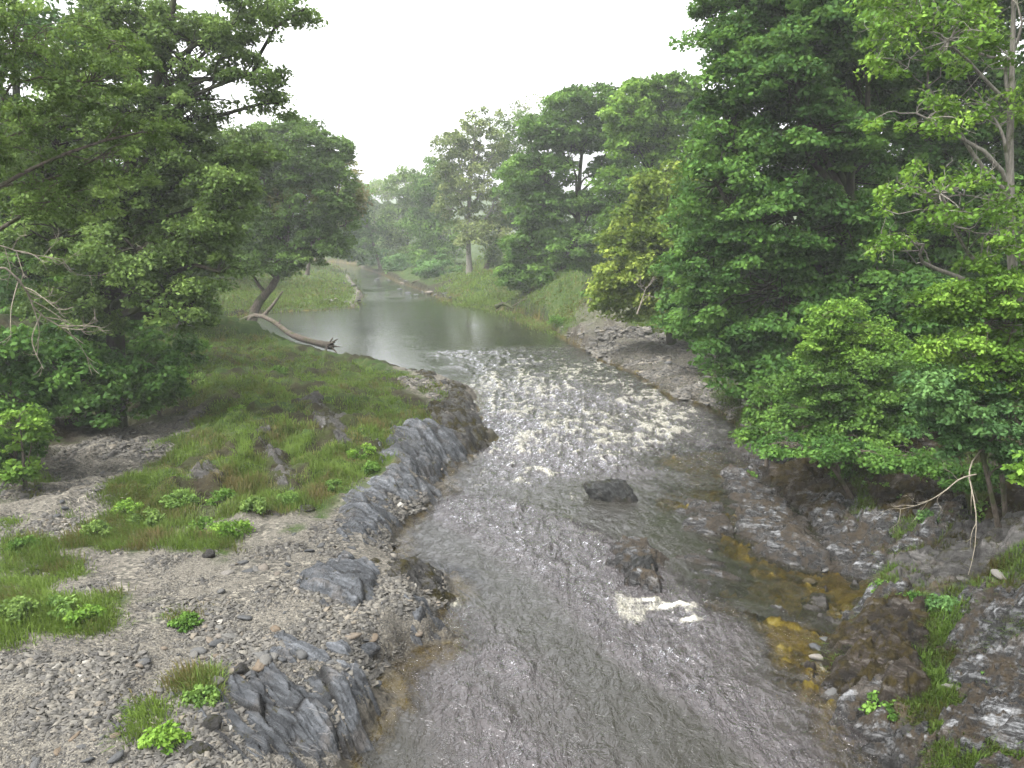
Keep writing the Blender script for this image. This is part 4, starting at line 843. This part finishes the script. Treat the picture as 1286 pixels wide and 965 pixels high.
# ------------------------------------------------------------------ grass (uncountable)
def blades(name, polys, n, nb, hgt, wid, mat, label, spread=.16, lean=.5, use=grass, thr=.35, zmin=.05):
    Q = np.vstack([sample_px(pl, int(n*w_)) for pl, w_ in polys]); p = on(Q[:, 0], Q[:, 1], 8)
    g = look(use, p[:, 0], p[:, 1]) if use is not None else np.ones(len(p)); p = p[(g > thr+.4*(rng.random(len(p))-.5)) & (p[:, 2] > zmin)]
    m = len(p); tone = fbm(p[:, 0]*1.5, p[:, 1]*1.5, 401, 4); t2 = fbm(p[:, 0]*.3, p[:, 1]*.3, 402, 2)
    rn = np.clip(.64+2.3*(tone-.5)+.6*(t2-.5)+rng.normal(0, .13, m), 0, 1); hh = hgt*(.25+1.5*np.clip(fbm(p[:, 0]*1.2, p[:, 1]*1.2, 403, 3), 0, 1))*np.maximum(1, p[:, 1]/45)
    ld = 6.28*fbm(p[:, 0]*.5, p[:, 1]*.5, 404, 2)
    k = m*nb; ci = np.repeat(np.arange(m), nb); sp = spread*np.maximum(1, p[ci, 1]/25)
    cs = rng.uniform(.45, 1.5, m)[ci]; ofx = rng.normal(0, .8, k); ofy = rng.normal(0, .8, k); b = p[ci]+np.stack([ofx*sp*cs, ofy*sp*cs, np.full(k, -.02)], 1); b[:, 2] = np.maximum(gz(b[:, 0], b[:, 1]), 0)-.02
    a = rng.uniform(0, 6.28, k); H_ = hh[ci]*rng.uniform(.5, 1.2, k); ln_ = lean*H_*rng.uniform(.3, 1.3, k)
    dx = .35*np.cos(a)+.4*np.cos(ld[ci])+.75*ofx; dy = .35*np.sin(a)+.4*np.sin(ld[ci])+.75*ofy; H_ *= cs*np.exp(-.25*(ofx**2+ofy**2))*1.15
    D_ = np.stack([dx*ln_, dy*ln_, 0*ln_], 1); up = np.stack([0*H_, 0*H_, H_], 1)
    wv = wid*np.maximum(1, p[ci, 1]/20)*rng.uniform(.6, 1.3, k); S = np.stack([-np.sin(a)*wv, np.cos(a)*wv, 0*wv], 1)
    mid = b+D_*.35+up*.62; tip = b+D_*1.15+up*rng.uniform(.6, 1, (k, 1))
    V = np.stack([b-S*.5, b+S*.5, mid+S*.4, mid-S*.4, tip+S*.06, tip-S*.06], 1).reshape(-1, 3)
    i0 = np.arange(k)*6; F = np.vstack([np.stack([i0, i0+1, i0+2, i0+3], 1), np.stack([i0+3, i0+2, i0+4, i0+5], 1)])
    o = mk(name, V, F, mat, {'rnd': np.repeat(np.clip(rn[ci]+rng.normal(0, .08, k), 0, 1), 6)}); o['kind'] = 'stuff'; o['label'] = label; o['category'] = 'grass'
blades('grass', [([(140,690),(130,600),(170,560),(150,470),(150,380),(330,400),(350,436),(430,456),(560,485),(600,525),(540,540),(440,610),(310,690)], .74), ([(0,560),(60,580),(160,650),(140,800),(0,850)], .2), ([(150,960),(210,760),(270,770),(270,900),(230,960)], .06)],
 23000, 13, .165, .017, M['grass'], 'long green and straw-brown grass over the left bank')
blades('grass', [([(250,390),(250,335),(420,330),(445,385)], .35), ([(560,388),(560,345),(640,315),(740,330),(740,405)], .45), ([(780,420),(840,395),(930,385),(920,425)], .2)], 9000, 11, .15, .022, M['grass'], 'grass on the far meadow banks', .3)
blades('moss', [([(930,570),(1000,540),(1100,540),(1300,560),(1300,850),(1150,900),(1030,840),(1080,740),(1050,640)], .62), ([(1150,880),(1300,830),(1300,965),(1180,965)], .16), ([(880,470),(950,440),(1000,520),(930,565)], .22)], 15000, 13, .15, .016, M['moss'], 'brown and green moss with short grass on the right bank rocks', .13, .7, None, -1, .22)
# broad-leaved weeds, each its own plant
wd = [(290,668,.55,'round bushy weed clump at the lower right corner of the grass'),(255,665,.42,'low green weed just left of the round bushy clump'),(185,655,.5,'leafy weed at the lower left corner of the grass'),
 (225,632,.5,'pale green weed patch under the rounded bare rock hump'),(160,640,.4,'leafy weed where the grass meets the side channel gravel'),(280,630,.45,'nettle-like weed between the rock hump and the path'),(320,638,.4,'weed right of the nettle-like weed beside the path'),(362,630,.4,'weed beside the dark earthy hump'),
 (455,568,.5,'pale broad-leaved plant on the slope above the ribbed slate'),(465,590,.35,'small weed just below the pale broad-leaved plant'),(120,668,.35,'small leafy tuft alone on the shingle left of the grass'),(75,770,.45,'leafy weed in the bright tussock by the left edge'),(105,782,.4,'weed at the tip of the bright tussock by the left edge'),
 (30,690,.4,'weed in the upper grass patch at the left edge'),(20,775,.45,'weed at the far left edge of the lower grass patch'),(250,880,.3,'small fresh green clump beside the long tilted slab'),(205,935,.35,'green weed near the bottom of the gravel'),(232,785,.3,'lone small green tuft in the middle of the gravel bank'),
 (570,500,.4,'bright green clump on the upstream corner of the promontory'),(420,612,.3,'weed where the ribbed slate meets the lower grass'),(300,520,.5,'weed in the grass high on the mound'),(350,470,.6,'weed tuft near the pool end of the mound'),(250,480,.6,'weed by the shaded back of the grassy bank'),
 (1110,620,.45,'bright fern-like plant on the mossy bank left of the bare sapling'),(1140,638,.55,'spreading bluish plant under the forked pale twig'),(1095,608,.35,'small plant on the mossy rocks below the low darker bush'),(1110,745,.35,'light green plant above the brown moss covered hump'),(1150,760,.35,'plant in the green patch below the pale cracked rocks'),
 (1140,830,.25,'small sprig hanging on the brown moss covered hump'),(940,600,.3,'sprig on the glistening rock sheet'),(1250,770,.3,'small plant by the right edge above the corner rock'),(985,562,.45,'dull green fern at the lower left foot of the bright green bush'),(1030,585,.4,'fern on the brown bank under the middle of the bright green bush'),(1062,598,.5,'leafy fern beside the mossy ridge under the low darker bush'),(1180,655,.55,'fern clump left of the drooping bare sapling'),(1250,650,.6,'large fern right of the drooping bare sapling'),(1265,600,.5,'fern under the bluish shrub at the right edge'),(1190,765,.4,'small fern on the rocks below the drooping sapling'),(1110,890,.35,'fern at the foot of the brown moss covered hump'),(1230,860,.4,'fern on the grey corner rock'),(1130,590,.5,'fern in the dark hollow under the overhanging shrubs'),
 (700,405,1.0,'tuft of reeds at the far shingle edge of the pool')]
for i, (a, b, s, lab) in enumerate(wd):
    p = on(np.array([float(a)]), np.array([float(b)]))[0]; n = 16
    d = rng.normal(size=(n, 3)); d /= np.linalg.norm(d, axis=1)[:, None]; d[:, 2] = np.abs(d[:, 2])*.75
    C = d*s*np.array([.75, .75, .8]); V, F, rn = leaves(C, .17*s/.5, 44, .08*max(1, s/.5), .6, None, .7)
    r_ = empty('weed_plant', p, lab, 'plant', 'leafy weeds on the right bank' if a > 640 else 'leafy weeds on the left bank')
    mk('foliage', V, F, M[('leaf_bright', 'leaf_mid', 'leaf_alder', 'leaf_willow')[i % 4] if a < 640 else ('leaf_syc', 'leaf_blue', 'leaf_mid')[i % 3]], {'rnd': rn}, False, r_)
    ang = rng.uniform(0, 6.28, 6); e = np.stack([np.cos(ang)*.4*s, np.sin(ang)*.4*s, np.full(6, .5*s)], 1)
    V, F = tubes(bend(np.zeros((6, 3)), e, 4, .1), np.full((6, 4), .008), 4); mk('stems', V, F, M['leaf_mid'], {'rnd': np.full(len(V), .3)}, False, r_)

# ------------------------------------------------------------------ haze
if HAZE:
    bm = bmesh.new(); bmesh.ops.create_cube(bm, size=1); me = bpy.data.meshes.new('haze'); bm.to_mesh(me); bm.free()
    hz = bpy.data.objects.new('haze', me); sc.collection.objects.link(hz)
    zt = 62.; hz.scale = (2300, 760, zt+4); hz.location = (0, 360, (zt-4)/2)
    m = bpy.data.materials.new('haze_air'); m.use_nodes = True; t = m.node_tree; t.nodes.clear()
    o_ = t.nodes.new('ShaderNodeOutputMaterial'); v = t.nodes.new('ShaderNodeVolumePrincipled'); t.links.new(v.outputs[0], o_.inputs['Volume'])
    v.inputs['Color'].default_value = (.93, .98, .97, 1); v.inputs['Density'].default_value = HAZE; v.inputs['Anisotropy'].default_value = .2
    me.materials.append(m); hz['kind'] = 'stuff'; hz['label'] = 'thin pale mist in the air over the river'; hz['category'] = 'haze'
print('verts', sum(len(o.data.vertices) for o in sc.objects if o.type == 'MESH'), 'maxz', float(h.max()))
